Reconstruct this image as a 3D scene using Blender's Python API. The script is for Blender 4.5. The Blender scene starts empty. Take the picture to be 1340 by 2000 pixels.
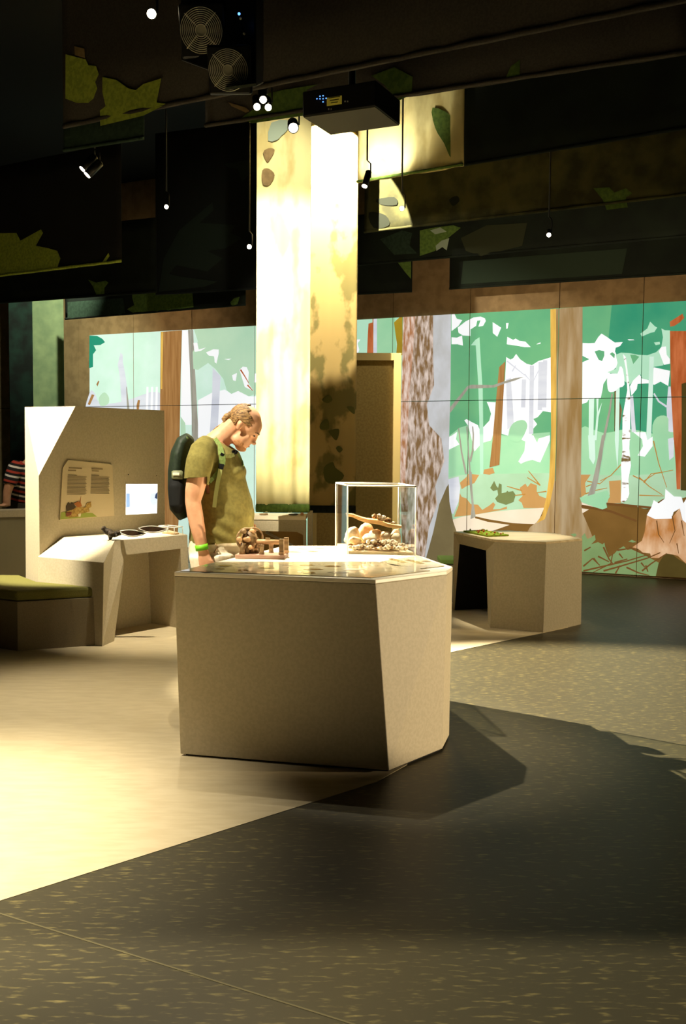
import bpy, bmesh, math, random
from mathutils import Vector, Matrix, Euler
from mathutils.bvhtree import BVHTree
random.seed(7)
SC = bpy.context.scene
COL = SC.collection

# ------------------------------------------------------------------ camera
F = 1954.2; CAMZ = 1.53
PITCH = math.atan(122.0 / F); ROLL = math.radians(0.40)
CAMM = Matrix.Translation((0, 0, CAMZ)) @ (Matrix.Rotation(math.pi/2 - PITCH, 4, 'X') @ Matrix.Rotation(ROLL, 4, 'Z'))
cd = bpy.data.cameras.new('camera'); cam = bpy.data.objects.new('camera', cd); COL.objects.link(cam)
cam.matrix_world = CAMM
cd.sensor_fit = 'HORIZONTAL'; cd.sensor_width = 24.0; cd.lens = F * 24.0 / 1340.0
cd.clip_end = 100
SC.camera = cam
CO = Vector((0, 0, CAMZ)); CR = CAMM.to_3x3()

# ------------------------------------------------------------------ world, exposure, lights
w = bpy.data.worlds.new('world'); SC.world = w; w.use_nodes = True
w.node_tree.nodes['Background'].inputs[0].default_value = (0.55, 0.75, 0.6, 1)
w.node_tree.nodes['Background'].inputs[1].default_value = 0.010
SC.view_settings.view_transform = 'Standard'; SC.view_settings.look = 'None'
SC.view_settings.exposure = 0.0; SC.view_settings.gamma = 1.0; SC.view_settings.use_curve_mapping = False
WARM = (1.0, 0.895, 0.69)
def spot(name, loc, tgt, watts, ang, blend=0.3, col=WARM, rad=0.03):
    l = bpy.data.lights.new(name, 'SPOT'); l.energy = watts; l.color = col
    l.spot_size = math.radians(ang); l.spot_blend = blend; l.shadow_soft_size = rad
    o = bpy.data.objects.new(name, l); COL.objects.link(o); o.location = loc
    o.rotation_euler = (Vector(tgt) - Vector(loc)).to_track_quat('-Z', 'Y').to_euler()
    return o
PALE = (1.0, 0.90, 0.68)
spot('key_spot', (-1.15, 6.6, 3.9), (0.0, 5.0, 0), 140, 84, 0.35, rad=0.012)
spot('rear_left_spot', (-3.3, 9.1, 3.95), (2.2, 6.0, 0), 15000, 31, 0.5, rad=0.02)
spot('table_spot', (-0.50, 6.75, 3.95), (0.08, 5.65, 0.95), 1300, 32, 0.9)
spot('banner_spot', (-1.5, 6.9, 3.7), (-0.58, 9.2, 2.70), 1600, 54, 0.5, PALE)
spot('drop_top_spot', (-0.45, 7.6, 4.35), (-0.62, 9.2, 4.05), 170, 44, 1.0, PALE)
spot('back_banner_spot', (-0.2, 9.95, 5.0), (-0.2, 10.6, 4.39), 1900, 68, 0.05, PALE, rad=0.01)
spot('rear_table_fill', (1.65, 9.5, 4.2), (1.60, 9.0, 0.76), 650, 18, 0.6)  # unseen lamp added to brighten the rear table top
spot('board_fill', (1.0, 9.7, 4.3), (0.5, 11.4, 1.7), 110, 42, 0.8)  # added to lift the framed board, has no fixture
spot('baffle_spot', (0.20, 9.78, 4.27), (0.34, 9.98, 4.45), 34, 130, 0.6, PALE)
spot('floor_spot', (-2.5, 3.2, 4.4), (-2.0, 3.65, 0), 3000, 46, 1.0)
spot('left_floor_fill', (-2.3, 5.3, 4.4), (-1.75, 5.5, 0), 620, 44, 1.0)  # extra overhead light added for the left floor
spot('near_floor_spot', (-1.3, 2.4, 4.6), (-1.0, 2.2, 0), 950, 110, 0.7)
spot('kiosk_spot', (-3.7, 6.9, 4.3), (-2.60, 8.15, 1.45), 3600, 25, 0.5)
spot('desk_spot', (-1.0, 7.4, 4.2), (-1.42, 8.15, 0.1), 1000, 30, 1.0)
spot('visitor_fill', (-1.9, 4.5, 4.0), (-0.78, 5.9, 1.20), 1100, 21, 0.5)  # unseen front lamp put in to brighten the man
spot('right_spot', (-0.06, 8.7, 4.0), (2.4, 7.6, 0), 110, 60, 0.6)
spot('plinth_side_fill', (6.3, 4.6, 0.72), (0.70, 5.1, 0.70), 1800, 17, 0.4, (1.0, 0.80, 0.52))  # unseen lamp added low, brightens the plinth face and spares the floor
spot('table_side_spot', (6.3, 7.6, 2.4), (2.0, 8.6, 0.45), 620, 14, 0.5, (1.0, 0.78, 0.46))
spot('counter_spot', (-2.8, 8.6, 4.3), (-3.3, 10.0, 1.0), 200, 40, 0.6)
for wx, wy, wp in ((-3.4, 14.0, 45), (0.95, 10.4, 60), (3.0, 9.8, 60)):
    spot('wall_wash_fill', (wx, wy, 3.15), (wx + 0.9, wy + 2.4, 3.2), wp, 116, 0.7, (1.0, 0.76, 0.45))  # added, no fixtures: warm up the wall strip above the projection
spot('left_wall_fill', (-3.2, 12.2, 4.9), (-4.6, 15.4, 2.6), 900, 60, 0.8, (0.92, 1.0, 0.74))  # added greenish light standing in for projector spill on the wall

# ------------------------------------------------------------------ pixel helpers
def ray(px, py):
    return CR @ Vector(((px - 670.0) / F, (1000.0 - py) / F, -1.0))
def Z(px, py, z):
    r = ray(px, py); t = (z - CAMZ) / r.z; return CO + r * t
def D(px, py, y):
    r = ray(px, py); return CO + r * (y / r.y)
def PL(px, py, P, N):
    r = ray(px, py); t = (P - CO).dot(N) / r.dot(N); return CO + r * t
def zz(x0, y0, s, pts): return [(x0 + x / s, y0 + y / s) for x, y in pts]

# ------------------------------------------------------------------ material helpers
def lin(c):
    out = []
    for v in c:
        v /= 255.0
        out.append(v / 12.92 if v <= 0.04045 else ((v + 0.055) / 1.055) ** 2.4)
    return (out[0], out[1], out[2], 1.0)
MATS = {}
def mat(name, rgb, rough=0.6, rgb2=None, scale=(30, 30, 30), lo=0.4, hi=0.6, bump=0.0, emit=0.0, metal=0.0,
        detail=4.0, base=1.0, tex='NOISE', trans=0.0, spec=0.3):
    if name in MATS: return MATS[name]
    m = bpy.data.materials.new(name); m.use_nodes = True; nt = m.node_tree; N = nt.nodes; L = nt.links
    b = N['Principled BSDF']; b.inputs['Roughness'].default_value = rough; b.inputs['Metallic'].default_value = metal
    b.inputs['Specular IOR Level'].default_value = spec
    c1 = lin(rgb); colout = None; fac = None
    if rgb2 is not None or bump:
        tc = N.new('ShaderNodeTexCoord'); mp = N.new('ShaderNodeMapping'); mp.inputs['Scale'].default_value = scale
        L.new(tc.outputs['Object'], mp.inputs[0])
        if tex == 'NOISE':
            t = N.new('ShaderNodeTexNoise'); t.inputs['Scale'].default_value = 1.0; t.inputs['Detail'].default_value = detail
            fac = t.outputs['Fac']
        else:
            t = N.new('ShaderNodeTexVoronoi'); t.inputs['Scale'].default_value = 1.0; fac = t.outputs['Distance']
        L.new(mp.outputs[0], t.inputs['Vector'])
    if rgb2 is not None:
        r = N.new('ShaderNodeValToRGB'); r.color_ramp.elements[0].position = lo; r.color_ramp.elements[1].position = hi
        r.color_ramp.elements[0].color = c1; r.color_ramp.elements[1].color = lin(rgb2)
        L.new(fac, r.inputs[0]); colout = r.outputs[0]
    if bump:
        bp = N.new('ShaderNodeBump'); bp.inputs['Strength'].default_value = bump; bp.inputs['Distance'].default_value = 0.01
        L.new(fac, bp.inputs['Height']); L.new(bp.outputs[0], b.inputs['Normal'])
    if colout is not None:
        if base != 1.0:
            mx = N.new('ShaderNodeMix'); mx.data_type = 'RGBA'; mx.blend_type = 'MULTIPLY'; mx.inputs[0].default_value = 1
            L.new(colout, mx.inputs[6]); mx.inputs[7].default_value = (base, base, base, 1); L.new(mx.outputs[2], b.inputs['Base Color'])
        else: L.new(colout, b.inputs['Base Color'])
        if emit: L.new(colout, b.inputs['Emission Color'])
    else:
        b.inputs['Base Color'].default_value = (c1[0]*base, c1[1]*base, c1[2]*base, 1)
        if emit: b.inputs['Emission Color'].default_value = c1
    if emit: b.inputs['Emission Strength'].default_value = emit
    if trans:
        out = N['Material Output']; tr = N.new('ShaderNodeBsdfTranslucent'); ms = N.new('ShaderNodeMixShader')
        ms.inputs[0].default_value = trans
        if colout is not None: L.new(colout, tr.inputs[0])
        else: tr.inputs[0].default_value = c1
        L.new(b.outputs[0], ms.inputs[1]); L.new(tr.outputs[0], ms.inputs[2]); L.new(ms.outputs[0], out.inputs[0])
    MATS[name] = m; return m
def proj(name, rgb, rgb2=None, scale=(2, 2, 2), lo=0.35, hi=0.65, tex='NOISE', e=0.92):
    return mat('projected_' + name, rgb, 0.9, rgb2, scale, lo, hi, emit=e, base=0.25, tex=tex, spec=0.05)  # projector light is put into the picture colours as emission
def glass_mat():
    m = bpy.data.materials.new('clear_acrylic'); m.use_nodes = True; nt = m.node_tree; N = nt.nodes; L = nt.links
    N.remove(N['Principled BSDF']); out = N['Material Output']
    tr = N.new('ShaderNodeBsdfTransparent'); tr.inputs[0].default_value = (0.97, 0.975, 0.96, 1)
    gl = N.new('ShaderNodeBsdfGlossy'); gl.inputs['Roughness'].default_value = 0.02
    fr = N.new('ShaderNodeFresnel'); fr.inputs[0].default_value = 1.10
    mm = N.new('ShaderNodeMath'); mm.operation = 'MULTIPLY'; mm.inputs[1].default_value = 0.4; L.new(fr.outputs[0], mm.inputs[0])
    ms = N.new('ShaderNodeMixShader'); L.new(mm.outputs[0], ms.inputs[0]); L.new(tr.outputs[0], ms.inputs[1]); L.new(gl.outputs[0], ms.inputs[2])
    L.new(ms.outputs[0], out.inputs[0]); return m
M_ACR = glass_mat()
M_EDGE = mat('polished_acrylic_edge', (250, 246, 232), 0.25, emit=0.0, spec=0.6)  # off-white stands in for light caught along the acrylic edges

# ------------------------------------------------------------------ object helpers
def tag(o, label=None, cat=None, group=None, kind=None):
    if label: o['label'] = label
    if cat: o['category'] = cat
    if group: o['group'] = group
    if kind: o['kind'] = kind
    return o
def empty(name, loc=(0, 0, 0), label=None, cat=None, group=None, kind=None):
    o = bpy.data.objects.new(name, None); COL.objects.link(o); o.location = loc; o.empty_display_size = 0.1
    return tag(o, label, cat, group, kind)
def link_mesh(name, me, m, parent=None):
    o = bpy.data.objects.new(name, me); COL.objects.link(o)
    if m is not None and not me.materials: me.materials.append(m)
    if parent is not None:
        o.parent = parent
        M = Matrix.Identity(4); q = parent
        while q is not None:
            M = Matrix.LocRotScale(q.location, q.rotation_euler, q.scale) @ M if q.parent is None else Matrix.Translation(q.location) @ M
            q = q.parent
        me.transform(M.inverted())
    return o
def obj(name, bm, m, parent=None, smooth=False, bevel=0.0):
    bmesh.ops.recalc_face_normals(bm, faces=bm.faces)
    me = bpy.data.meshes.new(name); bm.to_mesh(me); bm.free()
    if smooth:
        for p in me.polygons: p.use_smooth = True
    o = link_mesh(name, me, m, parent)
    if bevel:
        md = o.modifiers.new('bevel', 'BEVEL'); md.width = bevel; md.segments = 2; md.limit_method = 'ANGLE'
    return o
def add_box(bm, c, s, R=None):
    v = []
    for x in (-.5, .5):
        for y in (-.5, .5):
            for z in (-.5, .5):
                p = Vector((x*s[0], y*s[1], z*s[2]))
                if R is not None: p = R @ p
                v.append(bm.verts.new(p + Vector(c)))
    for f in ((0,1,3,2),(4,6,7,5),(0,4,5,1),(2,3,7,6),(0,2,6,4),(1,5,7,3)): bm.faces.new([v[i] for i in f])
def box(name, c, s, m, parent=None, R=None, bevel=0.0):
    bm = bmesh.new(); add_box(bm, c, s, R); return obj(name, bm, m, parent, bevel=bevel)
def add_prism(bm, bot, top):
    n = len(bot); a = [bm.verts.new(p) for p in bot]; b = [bm.verts.new(p) for p in top]
    bm.faces.new(a); bm.faces.new(b)
    for i in range(n): bm.faces.new([a[i], a[(i+1) % n], b[(i+1) % n], b[i]])
def prism(name, bot, top, m, parent=None, bevel=0.0):
    bm = bmesh.new(); add_prism(bm, bot, top); return obj(name, bm, m, parent, bevel=bevel)
def poly_slab(name, pts, n, th, m, parent=None, bevel=0.0):
    n = Vector(n).normalized() * th
    return prism(name, [Vector(p) for p in pts], [Vector(p) - n for p in pts], m, parent, bevel)
def add_tube(bm, pts, rad, seg=10, cap=True, rad2=None, ref=None):
    pts = [Vector(p) for p in pts]; n = len(pts)
    if not hasattr(rad, '__len__'): rad = [rad] * n
    if rad2 is None: rad2 = rad
    if not hasattr(rad2, '__len__'): rad2 = [rad2] * n
    rings = []
    for i, p in enumerate(pts):
        t = (pts[min(i+1, n-1)] - pts[max(i-1, 0)]).normalized()
        b = Vector(ref) if ref is not None else (Vector((0, 1, 0)) if abs(t.y) < 0.9 else Vector((1, 0, 0)))
        b = (b - t * b.dot(t)).normalized(); a = t.cross(b)
        rings.append([bm.verts.new(p + a * (rad[i] * math.cos(2*math.pi*k/seg)) + b * (rad2[i] * math.sin(2*math.pi*k/seg))) for k in range(seg)])
    for i in range(n - 1):
        for k in range(seg):
            bm.faces.new([rings[i][k], rings[i][(k+1) % seg], rings[i+1][(k+1) % seg], rings[i+1][k]])
    if cap: bm.faces.new(rings[0]); bm.faces.new(rings[-1])
def tube(name, pts, rad, m, parent=None, seg=10, smooth=True, **k):
    bm = bmesh.new(); add_tube(bm, pts, rad, seg, **k); return obj(name, bm, m, parent, smooth)
def add_ell(bm, c, r, R=None, u=20, v=12):
    M = Matrix.Translation(Vector(c)) @ (R.to_4x4() if R is not None else Matrix.Identity(4)) @ Matrix.Diagonal((r[0], r[1], r[2], 1))
    bmesh.ops.create_uvsphere(bm, u_segments=u, v_segments=v, radius=1.0, matrix=M)
def ell(name, c, r, m, parent=None, R=None, u=20, v=12):
    bm = bmesh.new(); add_ell(bm, c, r, R, u, v); return obj(name, bm, m, parent, True)
def add_torus(bm, c, R, r, ax, seg=28, s2=6):
    ax = Vector(ax).normalized(); a = ax.orthogonal().normalized(); b = ax.cross(a)
    rings = []
    for i in range(seg):
        th = 2*math.pi*i/seg; d = a*math.cos(th) + b*math.sin(th)
        rings.append([bm.verts.new(Vector(c) + d*(R + r*math.cos(2*math.pi*k/s2)) + ax*(r*math.sin(2*math.pi*k/s2))) for k in range(s2)])
    for i in range(seg):
        for k in range(s2):
            bm.faces.new([rings[i][k], rings[i][(k+1) % s2], rings[(i+1) % seg][(k+1) % s2], rings[(i+1) % seg][k]])
def spline(pts, n=4):
    out = []; k = len(pts)
    for i in range(k):
        p0, p1, p2, p3 = pts[(i-1) % k], pts[i], pts[(i+1) % k], pts[(i+2) % k]
        for j in range(n):
            t = j / n
            out.append(tuple(0.5*((2*p1[a]) + (-p0[a]+p2[a])*t + (2*p0[a]-5*p1[a]+4*p2[a]-p3[a])*t*t + (-p0[a]+3*p1[a]-3*p2[a]+p3[a])*t**3) for a in range(2)))
    return out
def ribbon2d(pts, w0, w1=None):
    if w1 is None: w1 = w0
    L, R = [], []; n = len(pts)
    for i, p in enumerate(pts):
        a = pts[max(i-1, 0)]; b = pts[min(i+1, n-1)]; dx, dy = b[0]-a[0], b[1]-a[1]; l = math.hypot(dx, dy) or 1
        wd = (w0 + (w1-w0)*i/(n-1)) / 2
        L.append((p[0]-dy/l*wd, p[1]+dx/l*wd)); R.append((p[0]+dy/l*wd, p[1]-dx/l*wd))
    return L + R[::-1]
def remeshed(name, bm, voxel, m, parent=None, smooth=6, fac=0.5):
    me = bpy.data.meshes.new(name); bmesh.ops.recalc_face_normals(bm, faces=bm.faces); bm.to_mesh(me); bm.free()
    o = bpy.data.objects.new(name, me); COL.objects.link(o)
    md = o.modifiers.new('r', 'REMESH'); md.mode = 'VOXEL'; md.voxel_size = voxel
    if smooth:
        ms = o.modifiers.new('s', 'SMOOTH'); ms.iterations = smooth; ms.factor = fac
    dg = bpy.context.evaluated_depsgraph_get(); dg.update()
    me2 = bpy.data.meshes.new_from_object(o.evaluated_get(dg))
    bpy.data.objects.remove(o); me2.name = name; me2.materials.clear()
    for p in me2.polygons: p.use_smooth = True
    return link_mesh(name, me2, m, parent)

# ------------------------------------------------------------------ shared materials
M_LAM = mat('beige_laminate', (188, 176, 148), 0.6, (180, 168, 140), (60, 60, 60))
M_LAM_D = mat('dark_brown_bench_fabric', (122, 110, 86), 0.9, (110, 99, 77), (220, 220, 220), bump=0.15)
M_BLACK = mat('black_metal', (16, 16, 15), 0.45)
M_INNER = mat('black_recess', (14, 14, 13), 0.8)
M_CUSH = mat('olive_cushion', (104, 100, 46), 0.95, (90, 88, 40), (260, 260, 260), bump=0.2)
M_WOOD = mat('pale_wood', (196, 158, 112), 0.5, (172, 132, 88), (6, 60, 60))
M_WOODD = mat('dark_wood', (150, 122, 82), 0.5, (116, 90, 56), (8, 60, 60))

# ------------------------------------------------------------------ setting: floor
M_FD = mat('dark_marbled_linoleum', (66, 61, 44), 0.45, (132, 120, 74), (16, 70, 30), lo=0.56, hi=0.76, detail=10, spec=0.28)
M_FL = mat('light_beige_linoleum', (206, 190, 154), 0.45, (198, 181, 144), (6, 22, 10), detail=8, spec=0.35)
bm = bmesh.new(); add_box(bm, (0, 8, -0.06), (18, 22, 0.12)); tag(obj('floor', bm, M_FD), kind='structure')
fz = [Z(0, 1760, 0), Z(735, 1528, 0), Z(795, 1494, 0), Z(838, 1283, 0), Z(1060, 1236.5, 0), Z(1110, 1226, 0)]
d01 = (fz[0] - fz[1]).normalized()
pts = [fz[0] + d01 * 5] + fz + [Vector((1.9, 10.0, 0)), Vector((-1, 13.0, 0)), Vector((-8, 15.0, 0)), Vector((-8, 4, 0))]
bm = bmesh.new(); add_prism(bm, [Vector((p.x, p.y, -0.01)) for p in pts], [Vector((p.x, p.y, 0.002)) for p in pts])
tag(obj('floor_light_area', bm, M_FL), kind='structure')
sa, sb = Z(-40, 1772, 0), Z(720, 2010, 0); sd = (sb - sa).normalized(); sn = Vector((-sd.y, sd.x, 0)) * 0.0035
bm = bmesh.new(); add_prism(bm, [sa + sn, sb + sn, sb - sn, sa - sn], [p + Vector((0, 0, 0.0012)) for p in (sa + sn, sb + sn, sb - sn, sa - sn)])
tag(obj('floor_weld_seam', bm, mat('linoleum_weld', (104, 96, 66), 0.5)), kind='structure')

# ------------------------------------------------------------------ setting: back wall
WR = Z(1340, 1133, 0); ZT = D(1340, 587, WR.y).z; WL = Z(175, 655, ZT); WL.z = 0; WR.z = 0
WD = (WL - WR).normalized(); WN = Vector((-WD.y, WD.x, 0));
if WN.y > 0: WN = -WN
def W(px, py, off=0.0): return PL(px, py, WR + WN * off, WN)
def wt(p): return (Vector((p.x, p.y, 0)) - WR).dot(WD)
M_CONC = mat('brown_concrete', (150, 124, 88), 0.85, (132, 108, 76), (7, 7, 7), bump=0.08)
M_GAP = mat('dark_joint', (40, 34, 26), 0.9)
Rw = Matrix((WD, -WN, Vector((0, 0, 1)))).transposed()
def wbox(bm, t0, t1, z0, z1, y0, y1):
    c = WR + WD * ((t0+t1)/2) - WN * ((y0+y1)/2) + Vector((0, 0, (z0+z1)/2)); add_box(bm, c, (abs(t1-t0), abs(y1-y0), z1-z0), Rw)
seams = [wt(W(p, 800)) for p in (1252, 1089, 916)]
stp = (seams[2] - seams[0]) / 2
ts = [seams[0] - stp*k for k in (4, 3, 2, 1)] + seams + [seams[2] + stp*k for k in range(1, 9)]
ZS = W(1060, 780).z
bm = bmesh.new(); wbox(bm, ts[0], ts[-1], 0, 5.6, 0.02, 0.25); WALL = tag(obj('wall_back', bm, M_GAP), kind='structure')
for i in range(len(ts) - 1):
    for z0, z1 in ((0, ZS), (ZS, 5.6)):
        bm = bmesh.new(); wbox(bm, ts[i] + 0.004, ts[i+1] - 0.004, z0 + 0.004, z1 - 0.004, 0.0, 0.02); obj('concrete_panel', bm, M_CONC, WALL)
box('ceiling', (0, 8, 5.7), (18, 22, 0.2), mat('black_ceiling', (12, 12, 11), 0.9))['kind'] = 'structure'
M_DW = mat('dark_wall_paint', (26, 24, 20), 0.9)
box('wall_right', (6.6, 6, 2.8), (0.2, 18, 5.6), M_DW)['kind'] = 'structure'
box('wall_left', (-8.6, 8, 2.8), (0.2, 22, 5.6), M_DW)['kind'] = 'structure'
# unseen beam added overhead to cut off the light on the near floor
box('unseen_cutoff_beam_1', (0, 2.62, 4.55), (14, 0.14, 2.1), M_DW)['kind'] = 'structure'

# ------------------------------------------------------------------ the projected forest picture
PIC = empty('forest_projection', WR + WD * 4, 'large projected forest picture with tree trunks and a stump on the back wall', 'projection')
P = dict(
 pale=proj('pale_mint', (198, 232, 212), (212, 240, 226)), green=proj('leaf_green', (98, 170, 124), (112, 180, 128)),
 deep=proj('deep_green', (54, 146, 112), (74, 158, 118)), lite=proj('light_green', (152, 208, 164), (164, 214, 170)),
 mint=proj('mint', (172, 222, 190), (184, 228, 200)), sage=proj('sage', (176, 214, 182), (188, 220, 188)),
 white=proj('white', (248, 250, 252), e=0.94), lav=proj('lavender_white', (206, 210, 222), (222, 226, 234), (1, 1, 6), e=0.88),
 brown=proj('brown_trunk', (150, 106, 58), (172, 128, 76), (30, 30, 2)), rust=proj('rust_trunk', (168, 84, 40), (196, 112, 66), (14, 14, 3)),
 tan=proj('tan_ground', (196, 150, 92), (186, 142, 84)), earth=proj('brown_earth', (128, 94, 46), (112, 82, 38)),
 path=proj('pale_path', (232, 218, 196), (226, 208, 182)), teal=proj('pale_teal', (176, 212, 178), (164, 200, 162)),
 moss=proj('moss_green', (132, 158, 106), (120, 146, 94)), olive=proj('olive', (122, 134, 82), (112, 124, 76)),
 dolive=proj('dark_olive', (88, 74, 34), (76, 62, 28)), grey=proj('grey_sapling', (166, 164, 150), (150, 146, 132), (20, 20, 3)),
 twig=proj('twig_ochre', (182, 130, 58)), dtwig=proj('branch_brown', (112, 76, 38)), stump=proj('stump_orange', (186, 122, 62), (232, 196, 158), (5, 5, 2.2)),
 ylw=proj('yellow_light', (228, 186, 92), (196, 150, 66), (16, 16, 2)), oly=proj('olive_yellow', (172, 144, 40), (150, 124, 34)),
 bark=proj('bark', (134, 104, 68), (226, 208, 196), (24, 24, 6), 0.40, 0.66), bark2=proj('pinkish_bark', (176, 120, 78), (238, 216, 202), (24, 24, 6), 0.38, 0.66),
 smooth=proj('smooth_grey_trunk', (206, 208, 212), (188, 188, 186), (5, 5, 3)), root=proj('shaded_root', (132, 118, 80), (118, 104, 70)),
 beech=proj('beech_trunk', (148, 118, 72), (178, 156, 122), (10, 10, 1.2)), birch=proj('birch', (250, 250, 252), (120, 100, 60), (5, 5, 14), 0.60, 0.66),
 dkgr=proj('teal_leaf', (40, 140, 112)))
LAY = [0]
def pic(name, mk, pts, sm=0):
    LAY[0] += 1; off = 0.004 + LAY[0] * 0.00025
    if sm: pts = spline(pts, sm)
    v = []
    for a, b in pts:
        p = W(a, b, off)
        p.z = min(p.z, ZT)
        if p.z < 0.03: p = Vector((p.x, p.y, 0.03))
        t = wt(p)
        if t < 0.0 - 1.0: p = p
        v.append(p)
    bm = bmesh.new(); f = bm.faces.new([bm.verts.new(p) for p in v]); f.normal_update()
    bmesh.ops.triangulate(bm, faces=[f])
    # leave the wall's joints open
    for k, (co, no) in enumerate([(WR + WD * s, WD) for s in ts] + [(Vector((0, 0, ZS)), Vector((0, 0, 1)))]):
        ds = [(x.co - co).dot(no) for x in bm.verts]
        if not ds or min(ds) > 0.004 or max(ds) < -0.004: continue
        for s in (-0.004, 0.004):
            bmesh.ops.bisect_plane(bm, geom=bm.verts[:] + bm.edges[:] + bm.faces[:], plane_co=co + no * s, plane_no=no, dist=1e-6)
        kill = [f for f in bm.faces if abs((f.calc_center_median() - co).dot(no)) < 0.0039]
        bmesh.ops.delete(bm, geom=kill, context='FACES')
    return obj(name, bm, P[mk], PIC)
def strokes(name, mk, lst, w0, w1=None, z=None):
    for s in lst:
        pp = zz(*z, s) if z else s
        pic(name, mk, ribbon2d(pp, w0, w1))
Z1 = (870, 590, 5.826); Z2 = (1110, 590, 5.826); Z3 = (870, 850, 5.826); Z4 = (1100, 850, 5.583); Z6 = (690, 600, 6.381); ZL = (170, 620, 3.829)
# left part, behind the kiosk and the visitor
pic('sky_field', 'pale', [(175, 655), (505, 635.7), (505, 1110), (175, 1110)])
pic('leaf_patch', 'dkgr', zz(*ZL, [(18,135),(75,138),(115,160),(135,185),(100,206),(50,208),(68,245),(45,275),(45,370),(15,380)]))
pic('sky_patch', 'lav', zz(*ZL, [(20,560),(60,570),(95,640),(210,640),(330,610),(540,560),(540,804),(15,804)]), 3)
pic('pale_trunk', 'lav', zz(*ZL, [(250,262),(268,280),(268,330),(285,420),(300,520),(315,690),(262,690),(245,450),(230,350)]))
pic('trunk_shade', 'grey', zz(*ZL, [(292,515),(298,525),(318,690),(300,690)]))
for a in (([(70,500),(85,472),(92,480),(78,516)]), ([(35,575),(55,580),(22,655),(5,650)]), ([(370,660),(380,618),(396,618),(388,690),(372,690)])):
    pic('broken_stick', 'brown', zz(*ZL, a))
pic('leaf_patch', 'sage', zz(*ZL, [(90,600),(130,560),(165,600),(155,650),(100,660)]), 3)
for x in (445, 480, 515):
    pic('pale_trunk', 'white', zz(*ZL, [(x,520),(x+14,520),(x+10,720),(x-6,720)]))
pic('tree_trunk', 'brown', [(314, 648), (355.5, 645), (353, 730), (351, 850), (349, 1015), (346, 1090), (316, 1090), (312, 850)])
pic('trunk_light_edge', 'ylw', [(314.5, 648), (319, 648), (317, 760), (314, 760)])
pic('white_patch', 'white', zz(*ZL, [(712,95),(755,95),(790,804),(700,804),(706,400)]))
pic('leaf_patch', 'sage', zz(*ZL, [(700,740),(735,790),(740,900),(700,940)]))
pic('thin_trunk', 'grey', zz(*ZL, [(755,93),(793,91),(808,400),(830,804),(838,1100),(800,1100),(785,804),(770,400)]))
pic('leaf_mass', 'sage', zz(*ZL, [(800,90),(1284,60),(1284,590),(1250,575),(1210,590),(1130,550),(1080,572),(1045,545),(1020,460),(960,385),(905,340),(830,392),(795,385),(790,260),(830,180)]))
pic('sky_patch', 'white', zz(*ZL, [(1030,540),(1080,572),(1130,550),(1210,590),(1284,590),(1284,900),(830,900),(830,620),(940,560)]))
pic('pale_trunk', 'lav', zz(*ZL, [(940,375),(1000,440),(990,600),(975,900),(915,900),(935,600)]))
for a in ([(795,190),(825,190),(835,240),(890,225),(850,250),(805,258)], [(890,262),(945,238),(985,240),(985,268),(968,345),(955,335),(950,290),(910,285)],
          [(1085,432),(1122,415),(1112,475),(1092,470)], [(1140,392),(1165,368),(1195,372),(1210,410),(1205,490),(1245,550),(1180,520)], [(1025,312),(1080,308),(1060,318)], [(1255,420),(1282,415),(1282,486),(1252,486)]):
    pic('white_patch', 'white', zz(*ZL, a))
strokes('broken_stick', 'rust', [[(1148,390),(1180,440),(1210,492)], [(1200,505),(1240,548)]], 3.0, 1.2, ZL)
# strip between the banner and the big bark trunk
pic('leaf_field', 'mint', [(505, 635.7), (790, 619), (790, 1110), (505, 1110)])
pic('leaf_patch', 'lite', zz(*Z6, [(295,128),(520,120),(540,600),(295,600)]))
pic('tree_trunk', 'rust', zz(*Z6, [(190,205),(240,190),(240,125),(252,125),(250,600),(172,600),(182,330)]))
pic('pale_trunk', 'lav', zz(*Z6, [(254,128),(296,126),(296,600),(250,600)]))
pic('white_patch', 'white', zz(*Z6, [(40,402),(90,402),(55,450),(75,530),(50,600),(30,600)]))
pic('tree_trunk', 'oly', zz(*Z6, [(508,190),(575,115),(660,110),(650,600),(535,600),(545,460),(522,300)]))
# right part: forest wall
pic('leaf_field', 'green', [(786, 619), (1080, 602.5), (1080, 940), (786, 940)])
pic('leaf_field', 'green', [(1080, 602.5), (1200, 595.5), (1200, 940), (1080, 940)])
pic('leaf_field', 'deep', [(1195, 596), (1420, 582), (1420, 960), (1195, 960), (1215, 800), (1185, 700)])
pic('leaf_field', 'lite', zz(*Z1, [(0,1560),(60,1510),(160,1430),(260,1400),(420,1540),(560,1500),(700,1520),(1190,1480),(1190,2040),(0,2040)]))
pic('leaf_field', 'lite', [(1130, 838), (1180, 846), (1230, 838), (1300, 852), (1340, 850), (1340, 950), (1130, 950)], 3)
pic('white_patch', 'white', zz(*Z1, [(692,625),(740,655),(770,640),(805,590),(850,650),(920,700),(985,718),(1060,670),(1130,650),(1200,628),(1200,1255),(1110,1240),(1050,1310),(1000,1330),(1045,1390),(1000,1440),(990,1500),(930,1573),(880,1560),(930,1420),(880,1345),(800,1370),(730,1440),(715,1520),(640,1500),(650,1000),(680,880)]))
pic('sky_patch', 'lav', zz(*Z1, [(690,880),(745,860),(770,1200),(780,1400),(705,1450)]))
for x, a, b in ((870, 880, 1200), (960, 720, 1500), (1060, 680, 1230), (1110, 660, 1200)):
    pic('pale_trunk', 'lav', zz(*Z1, [(x, a), (x+50, a), (x+40, b), (x-10, b)]))
strokes('pale_branch', 'lav', [[(700,670),(800,750),(900,830)], [(760,790),(800,720)], [(900,820),(990,920),(1080,740)]], 3.2, 2.0, Z1)
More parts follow.
